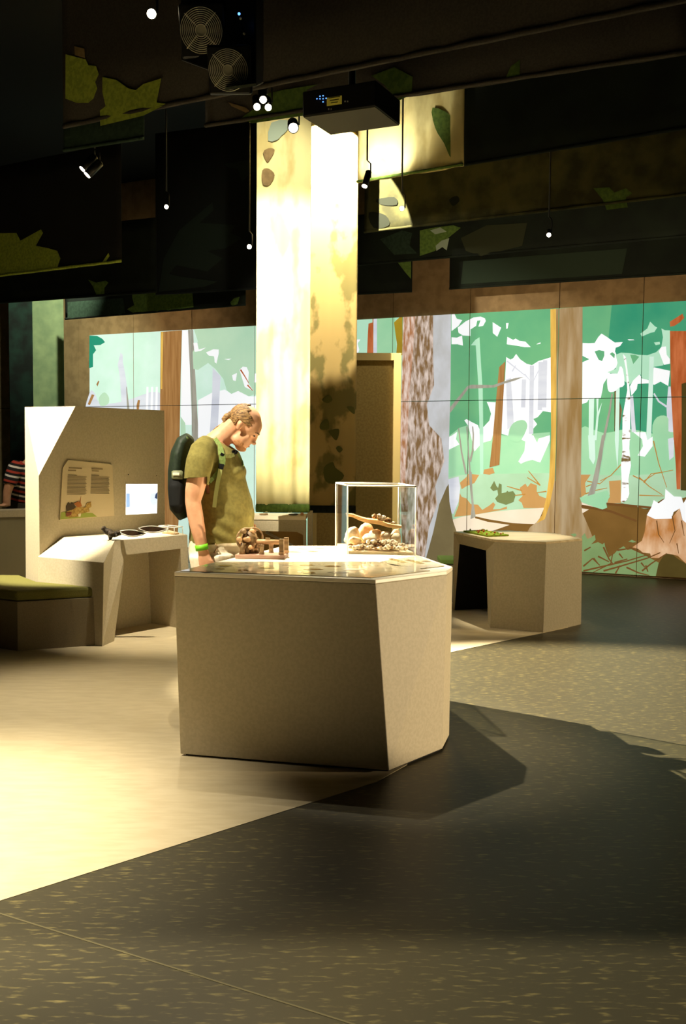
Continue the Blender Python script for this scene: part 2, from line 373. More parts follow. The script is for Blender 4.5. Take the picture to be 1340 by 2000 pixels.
pic('white_patch', 'white', zz(*Z1, [(470,1135),(572,1140),(545,1500),(520,1573),(430,1600),(400,1620),(330,1700),(300,1560),(260,1410),(215,1345),(240,1332),(300,1365),(370,1400),(385,1440),(430,1425),(500,1350),(520,1270),(490,1180)]))
pic('white_patch', 'white', zz(*Z1, [(0,1560),(70,1520),(135,1475),(120,1560),(160,1620),(0,1700)]))
pic('white_patch', 'white', zz(*Z3, [(700,0),(880,0),(850,45),(910,70),(900,180),(830,300),(860,325),(910,300),(990,280),(1020,160),(1060,40),(1190,0),(1190,60),(1110,30),(1085,60),(1080,310),(1045,300),(1050,100),(1000,0)]))
for a in ([(70,128),(105,135),(130,190),(192,205),(150,270),(70,330)],
          [(140,290),(230,220),(320,175),(400,165),(450,185),(460,215),(430,270),(375,280),(400,206),(362,212),(350,270),(285,312),(285,385),(200,380),(150,350)],
          [(70,400),(130,405),(190,380),(200,495),(140,480),(70,480)], [(538,228),(635,292),(590,395),(540,352)], [(690,240),(720,238),(708,300),(692,305)],
          [(705,395),(770,430),(800,415),(840,440),(910,450),(972,512),(900,512),(800,495),(698,480)], [(1035,482),(1060,465),(1086,460),(1080,476)]):
    pic('white_patch', 'white', zz(*Z1, a))
pic('pale_trunk', 'mint', zz(*Z1, [(290,492),(340,430),(388,400),(405,700),(425,1000),(432,1573),(432,1960),(395,1960),(385,1300),(372,900),(345,492)]))
pic('leaf_patch', 'lite', zz(*Z1, [(720,1490),(760,1390),(840,1345),(905,1350),(932,1410),(900,1500),(840,1590),(740,1570)]), 3)
pic('tree_trunk', 'brown', [(975, 717), (987, 706), (984, 762), (978.5, 860), (975.5, 908), (956, 913), (962, 860), (970, 770)])
pic('branch', 'grey', zz(*Z1, [(50,1200),(250,955),(300,940),(540,945),(660,905),(780,868),(895,848),(800,890),(680,925),(560,972),(300,985),(262,985),(55,1262)]))
# forest ground
pic('ground_field', 'teal', zz(*Z3, [(20,480),(200,450),(600,440),(1100,430),(1200,430),(1200,900),(60,960)]))
pic('ground_field', 'teal', zz(*Z4, [(150,420),(640,440),(1100,420),(1240,380),(1340,380),(1340,800),(150,800)]))
pic('earth', 'earth', [(900, 1012), (1140, 985), (1215, 983), (1265, 995), (1420, 945), (1420, 1150), (900, 1150)])
pic('ground_mist', 'lav', zz(*Z3, [(35,500),(150,470),(170,600),(150,760),(90,900),(60,880),(30,700)]))
pic('ground_leaves', 'tan', zz(*Z3, [(165,540),(240,475),(250,440),(385,450),(330,545),(240,580),(185,615)]))
pic('ground_leaves', 'tan', zz(*Z3, [(100,930),(150,800),(165,660),(185,700),(240,720),(290,785),(370,790),(420,850),(500,800),(545,762),(568,790),(540,845),(620,840),(700,810),(700,840),(330,905)]))
pic('ground_leaves', 'tan', zz(*Z3, [(430,440),(440,390),(540,370),(560,430),(500,450)]))
pic('ground_leaves', 'tan', zz(*Z3, [(830,740),(880,690),(845,600),(910,550),(935,590),(970,545),(1040,570),(1040,640),(1070,690),(1150,720),(1140,830),(890,830),(870,770)]))
pic('ground_leaves', 'tan', zz(*Z4, [(180,430),(300,430),(240,520),(250,640),(190,680)]))
pic('ground_leaves', 'tan', zz(*Z4, [(500,500),(630,490),(630,740),(480,740),(510,640)]))
pic('path', 'path', zz(*Z3, [(70,965),(200,925),(560,870),(760,850),(1125,825),(1080,930),(1040,1010),(760,1010),(520,1095),(110,1110)]))
pic('path', 'path', zz(*Z4, [(190,710),(330,780),(330,800),(190,765)])); pic('path', 'path', zz(*Z4, [(190,795),(280,810),(205,855)]))
pic('fallen_shadow', 'earth', zz(*Z3, [(330,920),(480,955),(760,1000),(980,1010),(960,1030),(760,1025),(480,985),(340,945)]))
pic('squirrel_shape', 'olive', zz(*Z3, [(510,600),(555,520),(582,580),(600,600),(612,548),(640,560),(640,660),(690,650),(705,632),(720,645),(770,635),(800,680),(775,760),(690,792),(590,760),(565,720),(600,680),(592,620),(545,637)]))
strokes('sapling', 'grey', [[(150,-80),(185,200),(235,440)], [(310,-100),(318,0),(310,180),(280,300)], [(245,-100),(262,200),(285,480),(310,760),(322,920)]], 2.2, 4.2, Z3)
pic('sapling_base', 'grey', zz(*Z3, [(260,400),(300,420),(310,700),(345,930),(285,955),(300,800)]))
strokes('twig', 'twig', [[(945,405),(1070,560)], [(930,480),(1080,570)], [(700,580),(870,630)], [(790,685),(910,672)], [(1040,655),(1150,638)]], 1.4, 2.4, Z3)
strokes('twig', 'twig', [[(985,60),(1040,300),(1130,570)], [(640,310),(520,440),(400,500)], [(260,500),(400,530),(480,460)], [(240,640),(360,600),(480,575)], [(250,560),(360,520)], [(830,460),(940,560),(1080,650)], [(760,440),(880,500),(1000,420),(1200,380)], [(830,655),(1100,662)], [(880,520),(960,420),(1100,400)]], 2.2, 1.2, Z4)
# trunks of the right half
pic('tree_trunk', 'beech', [(1075, 604), (1138, 599), (1137, 760), (1134.5, 950), (1137, 1000), (1150, 1030), (1160, 1055), (1020, 1055), (1036, 1029), (1048, 1020), (1059, 1006), (1067, 972), (1073, 930), (1076.5, 850)])
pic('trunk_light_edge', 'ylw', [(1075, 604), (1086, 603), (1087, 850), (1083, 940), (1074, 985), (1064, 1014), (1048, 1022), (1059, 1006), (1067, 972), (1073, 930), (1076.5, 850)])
pic('tree_trunk', 'smooth', [(795, 617.5), (881, 612.5), (880, 760), (877.5, 850), (876, 930), (878, 980), (885, 1018), (893, 1042), (890, 1110), (800, 1110), (790, 900)])
pic('trunk_bark', 'bark', [(787, 618), (846, 614.5), (846, 700), (848, 752), (834, 790), (838, 830), (862, 856), (868, 900), (850, 950), (854, 985), (838, 1030), (828, 1110), (786, 1110), (782, 950), (782, 860), (785, 740)])
pic('trunk_bark', 'bark2', [(788, 618), (811, 616.5), (806, 700), (800, 760), (796, 860), (790, 960), (782, 960), (782, 860), (785, 740)])
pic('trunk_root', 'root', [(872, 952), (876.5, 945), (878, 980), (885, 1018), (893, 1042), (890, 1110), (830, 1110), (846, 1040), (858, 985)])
# right-hand foliage
pic('white_patch', 'white', zz(*Z2, [(163,465),(230,468),(300,465),(340,400),(378,358),(430,390),(530,460),(620,455),(590,500),(540,520),(532,560),(570,650),(560,730),(480,800),(440,870),(400,930),(390,1000),(370,1090),(230,1110),(215,1140),(158,1160)]))
pic('leaf_hole', 'green', zz(*Z2, [(300,562),(350,545),(410,560),(410,610),(385,672),(345,655)]))
pic('leaf_hole', 'green', zz(*Z2, [(472,590),(500,570),(530,592),(525,640)])); pic('leaf_hole', 'green', zz(*Z2, [(160,610),(240,650),(160,685)]))
pic('leaf_patch', 'mint', zz(*Z2, [(440,800),(540,760),(560,690),(540,600),(600,575),(690,580),(800,600),(900,605),(1000,570),(1060,510),(1078,400),(1060,300),(1100,320),(1158,322),(1158,650),(1100,660),(1080,720),(960,740),(930,885),(850,880),(820,820),(740,900),(700,940),(640,900),(580,820)]))
pic('leaf_hole', 'green', zz(*Z2, [(705,598),(760,600),(808,622),(740,705)]))
pic('white_patch', 'white', zz(*Z2, [(450,820),(560,815),(585,735),(622,762),(640,940),(585,972),(540,1010),(480,1025),(448,985)]), 2)
pic('white_patch', 'white', zz(*Z2, [(700,960),(740,890),(812,822),(840,870),(925,890),(975,742),(1080,765),(1158,782),(1138,955),(1050,905),(980,942),(920,925),(790,930),(780,990),(720,1065)]))
pic('white_patch', 'white', zz(*Z2, [(1030,560),(1060,510),(1112,505),(1120,600),(1158,650),(1158,700),(1090,715)]))
pic('leaf_patch', 'mint', zz(*Z2, [(820,360),(900,300),(932,222),(985,275),(1012,290),(980,340),(930,352),(855,385),(838,395)]))
pic('white_patch', 'white', zz(*Z2, [(675,422),(740,425),(755,433),(690,436)])); pic('white_patch', 'mint', zz(*Z2, [(975,460),(1040,452),(1045,480),(995,490)]))
for a in ([(235,1100),(295,1100),(285,1573),(232,1573)], [(320,1100),(345,1100),(338,1250),(385,1140),(345,1310),(322,1573),(298,1573),(325,1260)], [(545,1000),(585,970),(576,1573),(560,1900),(530,1573)],
          [(925,620),(975,620),(960,1100),(942,1573),(885,1573),(912,1000)]):
    pic('pale_trunk', 'pale', zz(*Z2, a))
pic('pale_trunk', 'pale', zz(*Z4, [(272,0),(345,0),(352,260),(330,320),(285,250)]))
for a in ([(700,1080),(738,1060),(770,1480),(722,1480)], [(1138,960),(1165,960),(1205,1470),(1200,1760),(1150,1800),(1140,1640),(1130,1470),(1118,1200)]):
    pic('pale_trunk', 'lav', zz(*Z2, a))
strokes('pale_branch', 'lav', [[(975,1040),(1030,1130),(1120,1190)]], 3, 4, Z2)
pic('leaf_patch', 'lite', zz(*Z2, [(958,1400),(1010,1310),(1090,1290),(1140,1330),(1140,1470),(1195,1480),(1200,1540),(1060,1560),(970,1540)]), 2)
pic('white_patch', 'white', zz(*Z2, [(740,1480),(880,1480),(900,1573),(960,1530),(960,1640),(870,1760),(790,1745),(850,1640),(840,1560)]))
strokes('sapling', 'grey', [[(500,1040),(470,1240),(400,1573)]], 3, 5, Z2)
strokes('sapling', 'grey', [[(440,0),(400,250),(350,500),(290,700)]], 6, 12, Z4)
pic('birch_trunk', 'birch', zz(*Z2, [(622,590),(655,625),(672,760),(690,900),(706,1080),(705,1300),(705,1573),(615,1573),(618,1300),(650,1120),(672,1000),(655,760)]))
pic('birch_trunk', 'birch', zz(*Z4, [(642,0),(726,0),(722,150),(740,330),(712,480),(722,640),(700,700),(655,738),(628,720),(640,500),(630,330),(648,150)]))
pic('tree_trunk', 'rust', zz(*Z2, [(1155,225),(1300,132),(1320,180),(1270,230),(1210,270),(1160,280)]))
pic('tree_trunk', 'rust', zz(*Z2, [(1157,330),(1345,330),(1345,1000),(1290,1200),(1290,1573),(1200,1573),(1168,1000)]))
pic('tree_trunk', 'rust', zz(*Z4, [(1205,0),(1292,0),(1285,330),(1280,590),(1238,590),(1228,330)]))
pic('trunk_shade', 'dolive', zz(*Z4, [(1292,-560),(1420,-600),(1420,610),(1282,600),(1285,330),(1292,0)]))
# floor of the forest on the right
strokes('fallen_shadow', 'dtwig', [[(380,742),(640,760),(960,790),(1100,700)], [(200,770),(520,830),(800,935)]], 5, 4, Z4)
pic('undergrowth', 'moss', zz(*Z4, [(205,1100),(235,1068),(262,1130),(300,1120),(345,1085),(355,1140),(305,1190),(380,1165),(430,1190),(450,1170),(462,1230),(500,1330),(560,1290),(600,1245),(660,1210),(700,1250),(760,1240),(930,1330),(1060,1400),(1010,1560),(180,1560)]))
pic('undergrowth', 'moss', zz(*Z4, [(80,1080),(130,1070),(150,1090),(120,1110)])); pic('undergrowth', 'moss', zz(*Z4, [(710,1160),(750,1140),(800,1165),(760,1170)]))
pic('undergrowth', 'lite', zz(*Z4, [(180,680),(240,670),(480,600),(510,670),(470,740),(480,790),(430,810),(330,780),(200,730)]))
pic('mound', 'dolive', zz(*Z4, [(1040,1400),(1090,1320),(1130,1292),(1200,1308),(1260,1355),(1340,1400),(1500,1440),(1500,1600),(1010,1560)]))
pic('stump', 'stump', zz(*Z4, [(915,870),(1000,905),(1180,910),(1270,795),(1300,930),(1400,960),(1500,1420),(1340,1400),(1250,1315),(1190,1300),(1130,1290),(1040,1340),(960,1335),(950,1290),(870,1280),(820,1240),(755,1222),(860,1150),(890,1050)]))
pic('stump_break', 'white', zz(*Z4, [(912,872),(960,790),(988,708),(1042,742),(1110,692),(1115,586),(1210,668),(1290,672),(1312,742),(1345,690),(1420,700),(1420,960),(1345,960),(1302,925),(1272,798),(1205,838),(1182,910),(1000,915)]))
strokes('stump_crack', 'dtwig', [[(1020,930),(1040,1080),(1100,1170)], [(1190,880),(1220,1040),(1160,1180)], [(1290,930),(1320,1100)], [(1240,1180),(1260,1290)]], 2.4, 1.0, Z4)
strokes('fallen_branch', 'dtwig', [[(220,1480),(480,1420),(700,1370),(900,1310)], [(330,1500),(520,1400),(540,1290)], [(440,1480),(620,1430),(920,1340),(1060,1280)], [(560,1390),(700,1350)],
  [(720,1220),(820,1270),(960,1330)], [(440,1220),(500,1350),(540,1400)], [(220,1430),(320,1345),(400,1420)], [(330,1340),(380,1400)], [(610,1290),(650,1340)], [(690,1440),(820,1500),(940,1530)],
  [(900,1420),(925,1490)], [(590,1255),(720,1235)], [(860,1480),(960,1400),(1130,1290)], [(570,1510),(620,1420)], [(850,1390),(890,1440)], [(230,1260),(300,1220)], [(380,1320),(500,1380)]], 3.4, 2.0, Z4)

# ------------------------------------------------------------------ hanging fabric: ceiling baffles and drops
def cloth_mesh(a, b, z0, z1, nx=40, nz=6, amp=0.004, fr=9.0, ph=0.0, lower=0.0):
    a = Vector((a.x, a.y, 0)); b = Vector((b.x, b.y, 0)); d = b - a; n = Vector((d.y, -d.x, 0)).normalized()
    if n.y > 0: n = -n
    bm = bmesh.new(); g = []
    for j in range(nz + 1):
        v = j / nz; row = []
        for i in range(nx + 1):
            u = i / nx; s = u * d.length
            wv = math.sin(s * fr + ph) * 0.6 + math.sin(s * fr * 2.3 + 1.3 + ph) * 0.3 + math.sin(s*fr*0.4 + v*3 + ph) * 0.4
            row.append(bm.verts.new(a + d * u + n * (amp * wv * (0.4 + 0.6 * (1 - v) + lower * (1-v)**3)) + Vector((0, 0, z0 + (z1 - z0) * v))))
        g.append(row)
    for j in range(nz):
        for i in range(nx): bm.faces.new([g[j][i], g[j][i+1], g[j+1][i+1], g[j+1][i]])
    return bm, n
def hanging(name, label, cat, a, b, z0, z1, m, hem_m=None, amp=0.004, fr=9.0, ph=0.0, hem=0.028, nx=40, nz=6, lower=0.0, group=None):
    root = empty(name, (((a.x+b.x)/2), (a.y+b.y)/2, z0), label, cat, group)
    bm, n = cloth_mesh(a, b, z0, z1, nx, nz, amp, fr, ph, lower)
    o = obj('cloth', bm, m, root, True); s = o.modifiers.new('thick', 'SOLIDIFY'); s.thickness = 0.003; s.offset = -1
    a2 = Vector((a.x, a.y, z0)); b2 = Vector((b.x, b.y, z0)); off = n * 0.004
    hm = bmesh.new(); k = 48; L = (b2 - a2)
    add_tube(hm, [a2 + L * (i / k) + n * (amp * 1.3) + off * math.sin(i * 1.9) + Vector((0, 0, hem/2)) for i in range(k + 1)], [0.009 + amp*0.5 + 0.002*math.sin(i*2.3) for i in range(k+1)], 8, True, [hem/2]*(k+1), (0, 0, 1))
    obj('hem', hm, hem_m or m, root, True)
    return root, a2, n
def prints(root, P0, n, lst, off=0.012):
    for k, (m, pts, sm) in enumerate(lst):
        if sm: pts = spline(pts, sm)
        bm = bmesh.new(); v = [PL(x, y, P0 + n * (off + 0.0006*k), n) for x, y in pts]
        f = bm.faces.new([bm.verts.new(p) for p in v]); f.normal_update(); bmesh.ops.triangulate(bm, faces=[f]); obj('leaf_print', bm, m, root)
M_BAF = mat('grey_brown_baffle_cloth', (72, 68, 61), 0.95, (64, 61, 55), (90, 90, 90), trans=0.15)
M_BAFD = mat('dark_green_baffle_cloth', (26, 34, 25), 0.95, (20, 26, 20), (3, 3, 3), trans=0.15)
M_BAFT = mat('olive_brown_baffle_cloth', (86, 84, 50), 0.95, (60, 60, 38), (4, 4, 4), trans=0.2)
M_BAFY = mat('yellow_camouflage_cloth', (226, 218, 160), 0.95, (196, 182, 122), (3.2, 3.2, 1.4), lo=0.48, hi=0.58)
M_LY = mat('yellow_leaf_print', (168, 184, 66), 0.95, (142, 160, 58), (40, 40, 40)); M_LG = mat('green_leaf_print', (96, 124, 54), 0.95, (80, 106, 46), (30, 30, 30))
M_LT = mat('teal_leaf_print', (44, 62, 48), 0.95, (36, 52, 40), (30, 30, 30)); M_LK = mat('dark_leaf_print', (30, 34, 24), 0.95); M_LB = mat('blue_grey_leaf_print', (150, 166, 150), 0.95)
M_LBR = mat('brown_leaf_print', (140, 118, 80), 0.95, (124, 104, 70), (20, 20, 20))
Z0H = (0, 0, 2.0); ZRH = (670, 0, 2.0)
def baffle(label, pa, pb, zb, ztop, m, lst=(), **k):
    a, b = Z(*pa, zb), Z(*pb, zb)
    r, p, n = hanging('ceiling_baffle', label, 'fabric baffle', a, b, zb, ztop, m, group='fabric baffles under the ceiling', **k)
    prints(r, p, n, lst); return r
baffle('long grey-brown fabric baffle with two yellow leaves hanging behind the fan unit', (125, 252), (1400, -6), 3.39, 5.3, M_BAF, [
  (M_LY, zz(*Z0H, [(256,212),(335,232),(345,255),(375,258),(386,290),(372,320),(380,345),(365,385),(345,402),(300,402),(255,385)]), 0),
  (M_LY, zz(*Z0H, [(400,300),(455,312),(500,345),(530,352),(560,328),(630,306),(612,400),(650,406),(560,452),(392,492),(390,432),(412,415),(400,360)]), 0),
  (M_LBR, zz(*Z0H, [(290,180),(330,190),(332,228),(292,215)]), 0)], amp=0.003)
baffle('fabric baffle with green leaves behind the projector', (402, 250), (1340, 108), 3.84, 5.3, M_BAF, [
  (M_LG, zz(*Z0H, [(1040,366),(1110,350),(1240,330),(1200,350),(1185,452),(985,482),(940,462),(1000,420),(1020,430)]), 0),
  (M_LBR, zz(*Z0H, [(890,398),(960,420),(975,434),(960,440),(905,415)]), 0),
  (M_LG, zz(*ZRH, [(110,295),(200,262),(272,300),(268,370),(215,395),(160,330)]), 0),
  (M_LG, zz(*ZRH, [(630,318),(655,260),(692,232),(690,300),(695,312)]), 0)], amp=0.008, fr=14)
baffle('short dark grey-green fabric baffle between lamps', (125, 297), (282, 273), 3.95, 5.2, M_LT)
baffle('bright yellow camouflage fabric baffle beside the tall drop', (700, 358.5), (906, 325), 4.19, 5.3, M_BAFY, [
  (M_LG, zz(*ZRH, [(350,420),(430,460),(452,560),(425,620),(395,560),(360,500)]), 3)], hem_m=M_LG, amp=0.016, fr=13, lower=0.6)
baffle('dark fabric baffle running on from the yellow one', (906, 325), (1400, 243), 4.20, 5.3, M_BAFD, amp=0.004)
baffle('olive brown fabric baffle with a yellow leaf below the dark one', (712, 456), (1400, 376), 3.90, 4.62, M_BAFT, [
  (M_LG, zz(*ZRH, [(978,735),(1040,732),(1060,752),(1105,735),(1130,755),(1105,772),(1112,810),(1030,820),(1015,780)]), 0),
  (M_LK, zz(*ZRH, [(130,780),(200,770),(210,800),(150,800)]), 3), (M_LK, zz(*ZRH, [(415,780),(445,765),(455,785),(430,805)]), 3), (M_LK, zz(*ZRH, [(100,830),(165,840),(180,880),(120,890)]), 3)], amp=0.008, fr=12)
baffle('dark green fabric baffle with pale leaves right of the tall drop', (697, 520), (1400, 458), 3.86, 4.5, M_BAFD, [
  (M_LT, zz(*ZRH, [(145,935),(230,900),(270,910),(260,960),(290,990),(200,995)]), 0), (M_LG, zz(*ZRH, [(300,900),(350,890),(430,880),(460,890),(410,930),(360,980),(300,1000)]), 0),
  (M_LB, zz(*ZRH, [(340,900),(380,888),(405,905),(360,915)]), 0), (M_LB, zz(*ZRH, [(362,960),(385,940),(415,930),(405,978),(388,965),(365,980)]), 0),
  (mat('faint_olive_print', (44, 48, 30), 0.95), zz(*ZRH, [(460,930),(560,880),(720,870),(700,960),(540,1000),(480,980)]), 0)])
baffle('dark green fabric baffle beside the gap, ending at the tall drop', (700, 576), (805, 571), 3.52, 4.4, M_BAFD, [
  (M_LG, [(758, 490), (790, 487), (803, 500), (803, 545), (790, 530), (775, 510)], 0)])
baffle('long dark green fabric baffle with a yellow fern leaf above the forest picture', (878, 566), (1420, 531), 3.53, 4.4, M_BAFD, [
  (M_LG, [(998, 522), (1012, 506), (1036, 500), (1072, 498), (1068, 512), (1046, 518), (1034, 532), (1026, 526), (1030, 514), (1012, 520)], 0),
  (mat('faint_green_print', (34, 46, 34), 0.95), [(905, 510), (1225, 485), (1215, 535), (900, 555)], 0)])
baffle('dark fabric baffle with a glowing yellow leaf at its end by the dark wall', (-160, 560), (238, 513), 3.22, 4.3, mat('black_brown_baffle_cloth', (24, 24, 20), 0.95), [
  (M_LY, [(-20, 456), (32, 455), (40, 470), (80, 448), (84, 455), (70, 480), (95, 485), (112, 490), (118, 505), (112, 522), (60, 532), (-20, 542)], 0), (M_LY, [(198, 514), (212, 494), (214, 500), (206, 512)], 0)], hem_m=M_LY, amp=0.008, fr=14)
baffle('dark fabric drop with large teal leaves left of the tall drop', (305, 577), (506, 565), 3.38, 5.3, mat('black_green_drop_cloth', (14, 18, 14), 0.95), [
  (mat('dim_teal_print', (26, 36, 28), 0.95), zz(*Z0H, [(620,1140),(640,1010),(700,900),(830,790),(835,820),(780,870),(920,880),(900,910),(945,930),(880,970),(810,980),(870,1010),(810,1060),(760,1050),(690,1035),(660,1070),(700,1080),(850,1100),(800,1120)]), 0),
  (mat('dim_teal_print', (26, 36, 28), 0.95), zz(*Z0H, [(875,640),(1018,618),(1018,665),(980,675),(945,712),(930,660),(895,655)]), 0)])
baffle('dark green fabric baffle with a light green leaf under the teal-leaf drop', (128, 625), (480, 597), 3.24, 3.9, M_BAFD, [
  (M_LG, [(248, 604), (262, 596), (258, 580), (258, 572), (290, 568), (375, 562), (378, 600), (300, 610), (262, 612)], 0), (M_LT, [(132, 590), (240, 582), (245, 615), (132, 622)], 0), (M_LG, [(450, 590), (458, 582), (468, 580), (464, 594), (452, 598)], 0)])
baffle('very dark fabric baffle with one small green leaf above the light green one', (-160, 604), (306, 572), 3.2, 4.0, M_BAFD, [
  (M_LG, [(172, 546), (188, 552), (206, 548), (212, 552), (204, 562), (204, 574), (188, 576), (182, 560)], 0)])
# tall lit drops in the middle
A0, A1 = D(500.5, 1000, 9.2), D(604.5, 1000, 9.2)
zA = A0.z; rA, pA, nA = hanging('tall_fabric_drop', 'tall bright yellow-green camouflage fabric drop behind the visitor', 'fabric banner', A0, A1, zA, 5.59, M_BAFY, hem_m=M_LG, amp=0.012, fr=26, hem=0.075, nx=60, nz=24, lower=0.8, group='tall fabric drops')
B0, B1 = D(514, 1001, 10.6), D(694.5, 1001, 10.6)
zB = B0.z; rB, pB, nB = hanging('tall_fabric_drop', 'tall fabric drop with a brown camouflage lower half beside the framed board', 'fabric banner', B0, B1, zB, 5.59, mat('brown_camouflage_cloth', (166, 142, 88), 0.95, (114, 104, 58), (3.2, 3.2, 2.2), lo=0.50, hi=0.56), hem_m=M_LK, amp=0.008, fr=20, hem=0.08, nx=50, nz=24, group='tall fabric drops')
prints(rA, pA, nA, [(M_LB, zz(490, 230, 3.116, [(125,30),(225,15),(222,75),(185,110),(160,135),(105,140)]), 2), (M_LBR, zz(490, 230, 3.116, [(75,210),(110,185),(145,195),(125,240),(100,270)]), 3), (M_LBR, zz(490, 230, 3.116, [(70,320),(110,310),(145,350),(110,410),(72,400)]), 3)], 0.03)
M_LDG = mat('deep_green_print', (86, 86, 40), 0.95)
prints(rB, pB, nB, [(M_LDG, zz(490, 640, 5.263, q), 3) for q in ([(710,1000),(760,940),(800,960),(800,1040),(720,1045)], [(800,1060),(900,1040),(905,1100),(875,1160),(820,1100)], [(875,1240),(905,1215),(945,1250),(910,1285)], [(750,1440),(840,1380),(870,1440),(960,1520),(880,1600),(770,1580)], [(730,740),(800,690),(840,740),(790,775)], [(985,810),(1060,820),(1065,890),(1010,850)])], 0.022)
# drops along the left edge
hanging('fabric_drop', 'pale green fabric drop with a faint leaf at the end of the back wall', 'fabric banner', D(66, 1000, 14.6), D(128, 1000, 14.6), 0.5, 4.6, mat('pale_green_drop_cloth', (150, 164, 122), 0.95, (120, 138, 104), (5, 5, 5), lo=0.3, hi=0.7, trans=0.4), amp=0.006)
hanging('fabric_drop', 'dark green patterned fabric drop between brown wall and pale drop', 'fabric banner', D(22, 1000, 13.8), D(68, 1000, 13.8), 0.5, 4.6, mat('dark_drop_cloth', (20, 40, 32), 0.95, (12, 18, 14), (4, 4, 4), trans=0.3), amp=0.006)

# ------------------------------------------------------------------ lamps hung from the ceiling
M_LENS = mat('lit_lamp_lens', (255, 240, 205), 0.5, emit=14.0)
def lamp(px, py, y, r, aim, label, size=1.0):
    c = D(px, py, y); root = empty('spot_lamp', c, label, 'spotlight', 'ceiling spotlights')
    d = (Vector(aim) - c).normalized()
    tube('lamp_body', [c - d * 0.16*size, c - d * 0.15*size, c - d * 0.004], [r*0.7, r*1.15, r*1.2], M_BLACK, root, 16)
    bm = bmesh.new(); add_tube(bm, [c - d*0.004, c + d*0.003], [r, r*0.96], 16); obj('lens', bm, M_LENS, root)
    tube('yoke', [c - d*0.09 + Vector((r*1.3, 0, 0)), c - d*0.09 + Vector((r*1.3, 0, 0.12)), c - d*0.09 + Vector((0, 0, 0.15))], 0.006, M_BLACK, root, 6)
    q = c - d*0.09
    tube('stem', [q + Vector((0, 0, 0.15)), Vector((q.x, q.y, 5.6))], 0.008, M_BLACK, root, 6)
    return root
CA = (0, 0, 1.4)
lamp(296, 27, 4.95, 0.022, CA, 'lit spotlight in front of the grey-brown baffle left of the fans')
for x, y, dd in ((514, 195, 6.3), (502, 209, 6.55), (524, 210, 6.75)): lamp(x, y, dd, 0.022, (0, 3.0, 0.9), 'lit spotlight in a cluster of three left of the projector')
lamp(573, 250, 7.4, 0.034, (0, 3, 1.2), 'lit spotlight in front of the tall drop, under the projector')
lamp(161, 331, 8.4, 0.03, (-4.6, 7.6, 1.0), 'spotlight turned sideways, one of a pair under the short baffle')
lamp(170, 342, 8.3, 0.03, (-4.6, 7.6, 1.0), 'spotlight turned sideways, one of a pair under the short baffle')
lamp(325, 404, 10.0, 0.020, CA, 'small lit spotlight in front of the teal-leaf drop, by its edge')
lamp(487, 482, 10.0, 0.022, CA, 'small lit spotlight in front of the teal-leaf drop, near the tall drop')
lamp(712, 364, 8.95, 0.024, (-0.6, 8, 1), 'lit spotlight under the yellow baffle beside the tall drop')
lamp(785, 407, 9.2, 0.022, CA, 'small lit spotlight in front of the olive brown baffle')
lamp(1072, 459, 9.5, 0.020, (0.4, 2, 0), 'small lit spotlight under the olive brown baffle')
for o in bpy.data.objects:
    pass

# ------------------------------------------------------------------ projector
ZP = 3.55
pa, pb, pc, pd = [Z(x, y, ZP) for x, y in ((590.5, 228), (644.6, 263), (785, 242.5), (734, 207))]
pc = pb + (pd - pa) * 1.0
root = empty('projector', (pa + pc) / 2, 'black video projector with blue indicator lights hung under the ceiling', 'projector')
up = Vector((0, 0, 0.15))
prism('body', [pa, pb, pc, pd], [pa + up, pb + up, pc + up, pd + up], M_BLACK, root, 0.008)
prism('bottom_plate', [p.lerp((pa+pc)/2, 0.03) - Vector((0, 0, 0.004)) for p in (pa, pb, pc, pd)], [p.lerp((pa+pc)/2, 0.03) + Vector((0, 0, 0.001)) for p in (pa, pb, pc, pd)], mat('grey_plastic', (58, 56, 46), 0.7), root)
ed = (pd - pa).normalized(); en = Vector((ed.y, -ed.x, 0)); Rp = Matrix((ed, -en, Vector((0, 0, 1)))).transposed()
def on_proj(px, py, off=0.003): return PL(px, py, pa + en * off, en)
bm = bmesh.new(); add_box(bm, on_proj(653, 197), (0.098, 0.003, 0.048), Rp); obj('warning_label', bm, mat('glowing_yellow_label', (196, 176, 60), 0.6, emit=0.12), root)  # printed label given a faint glow of its own
for k in range(3): bm = bmesh.new(); add_box(bm, on_proj(653, 190 + k*5, 0.006), (0.075 - 0.015*k, 0.002, 0.004), Rp); obj('label_line', bm, M_INNER, root)
M_BLUE = mat('blue_led', (90, 150, 255), 0.4, emit=3.0)
for x, y in ((620, 193), (626, 193), (632, 187), (632, 193), (632, 199), (626, 188), (638, 192)):
    bm = bmesh.new(); add_box(bm, on_proj(x - 1, y), (0.006, 0.003, 0.005), Rp); obj('indicator_light', bm, M_BLUE, root)
for x in (642, 647, 674, 679): bm = bmesh.new(); add_box(bm, on_proj(x, 213 if x < 660 else 198), (0.007, 0.003, 0.008), Rp); obj('socket', bm, mat('socket_grey', (170, 168, 150), 0.5), root)
box('lens_hood', (pb + pc) / 2 + Vector((0.02, 0.05, 0.08)), (0.14, 0.12, 0.09), M_BLACK, root, Rp, 0.01)
box('air_filter_tab', pb.lerp(pc, 0.38) + Vector((0, 0, 0.012)) + en*(-0.0), (0.075, 0.012, 0.022), mat('orange_tab', (196, 120, 60), 0.6), root, Rp)
mid = (pa + pc) / 2
tube('hanging_pole', [mid + Vector((0, 0, 0.14)), Vector((mid.x, mid.y, 5.6))], 0.022, M_BLACK, root)

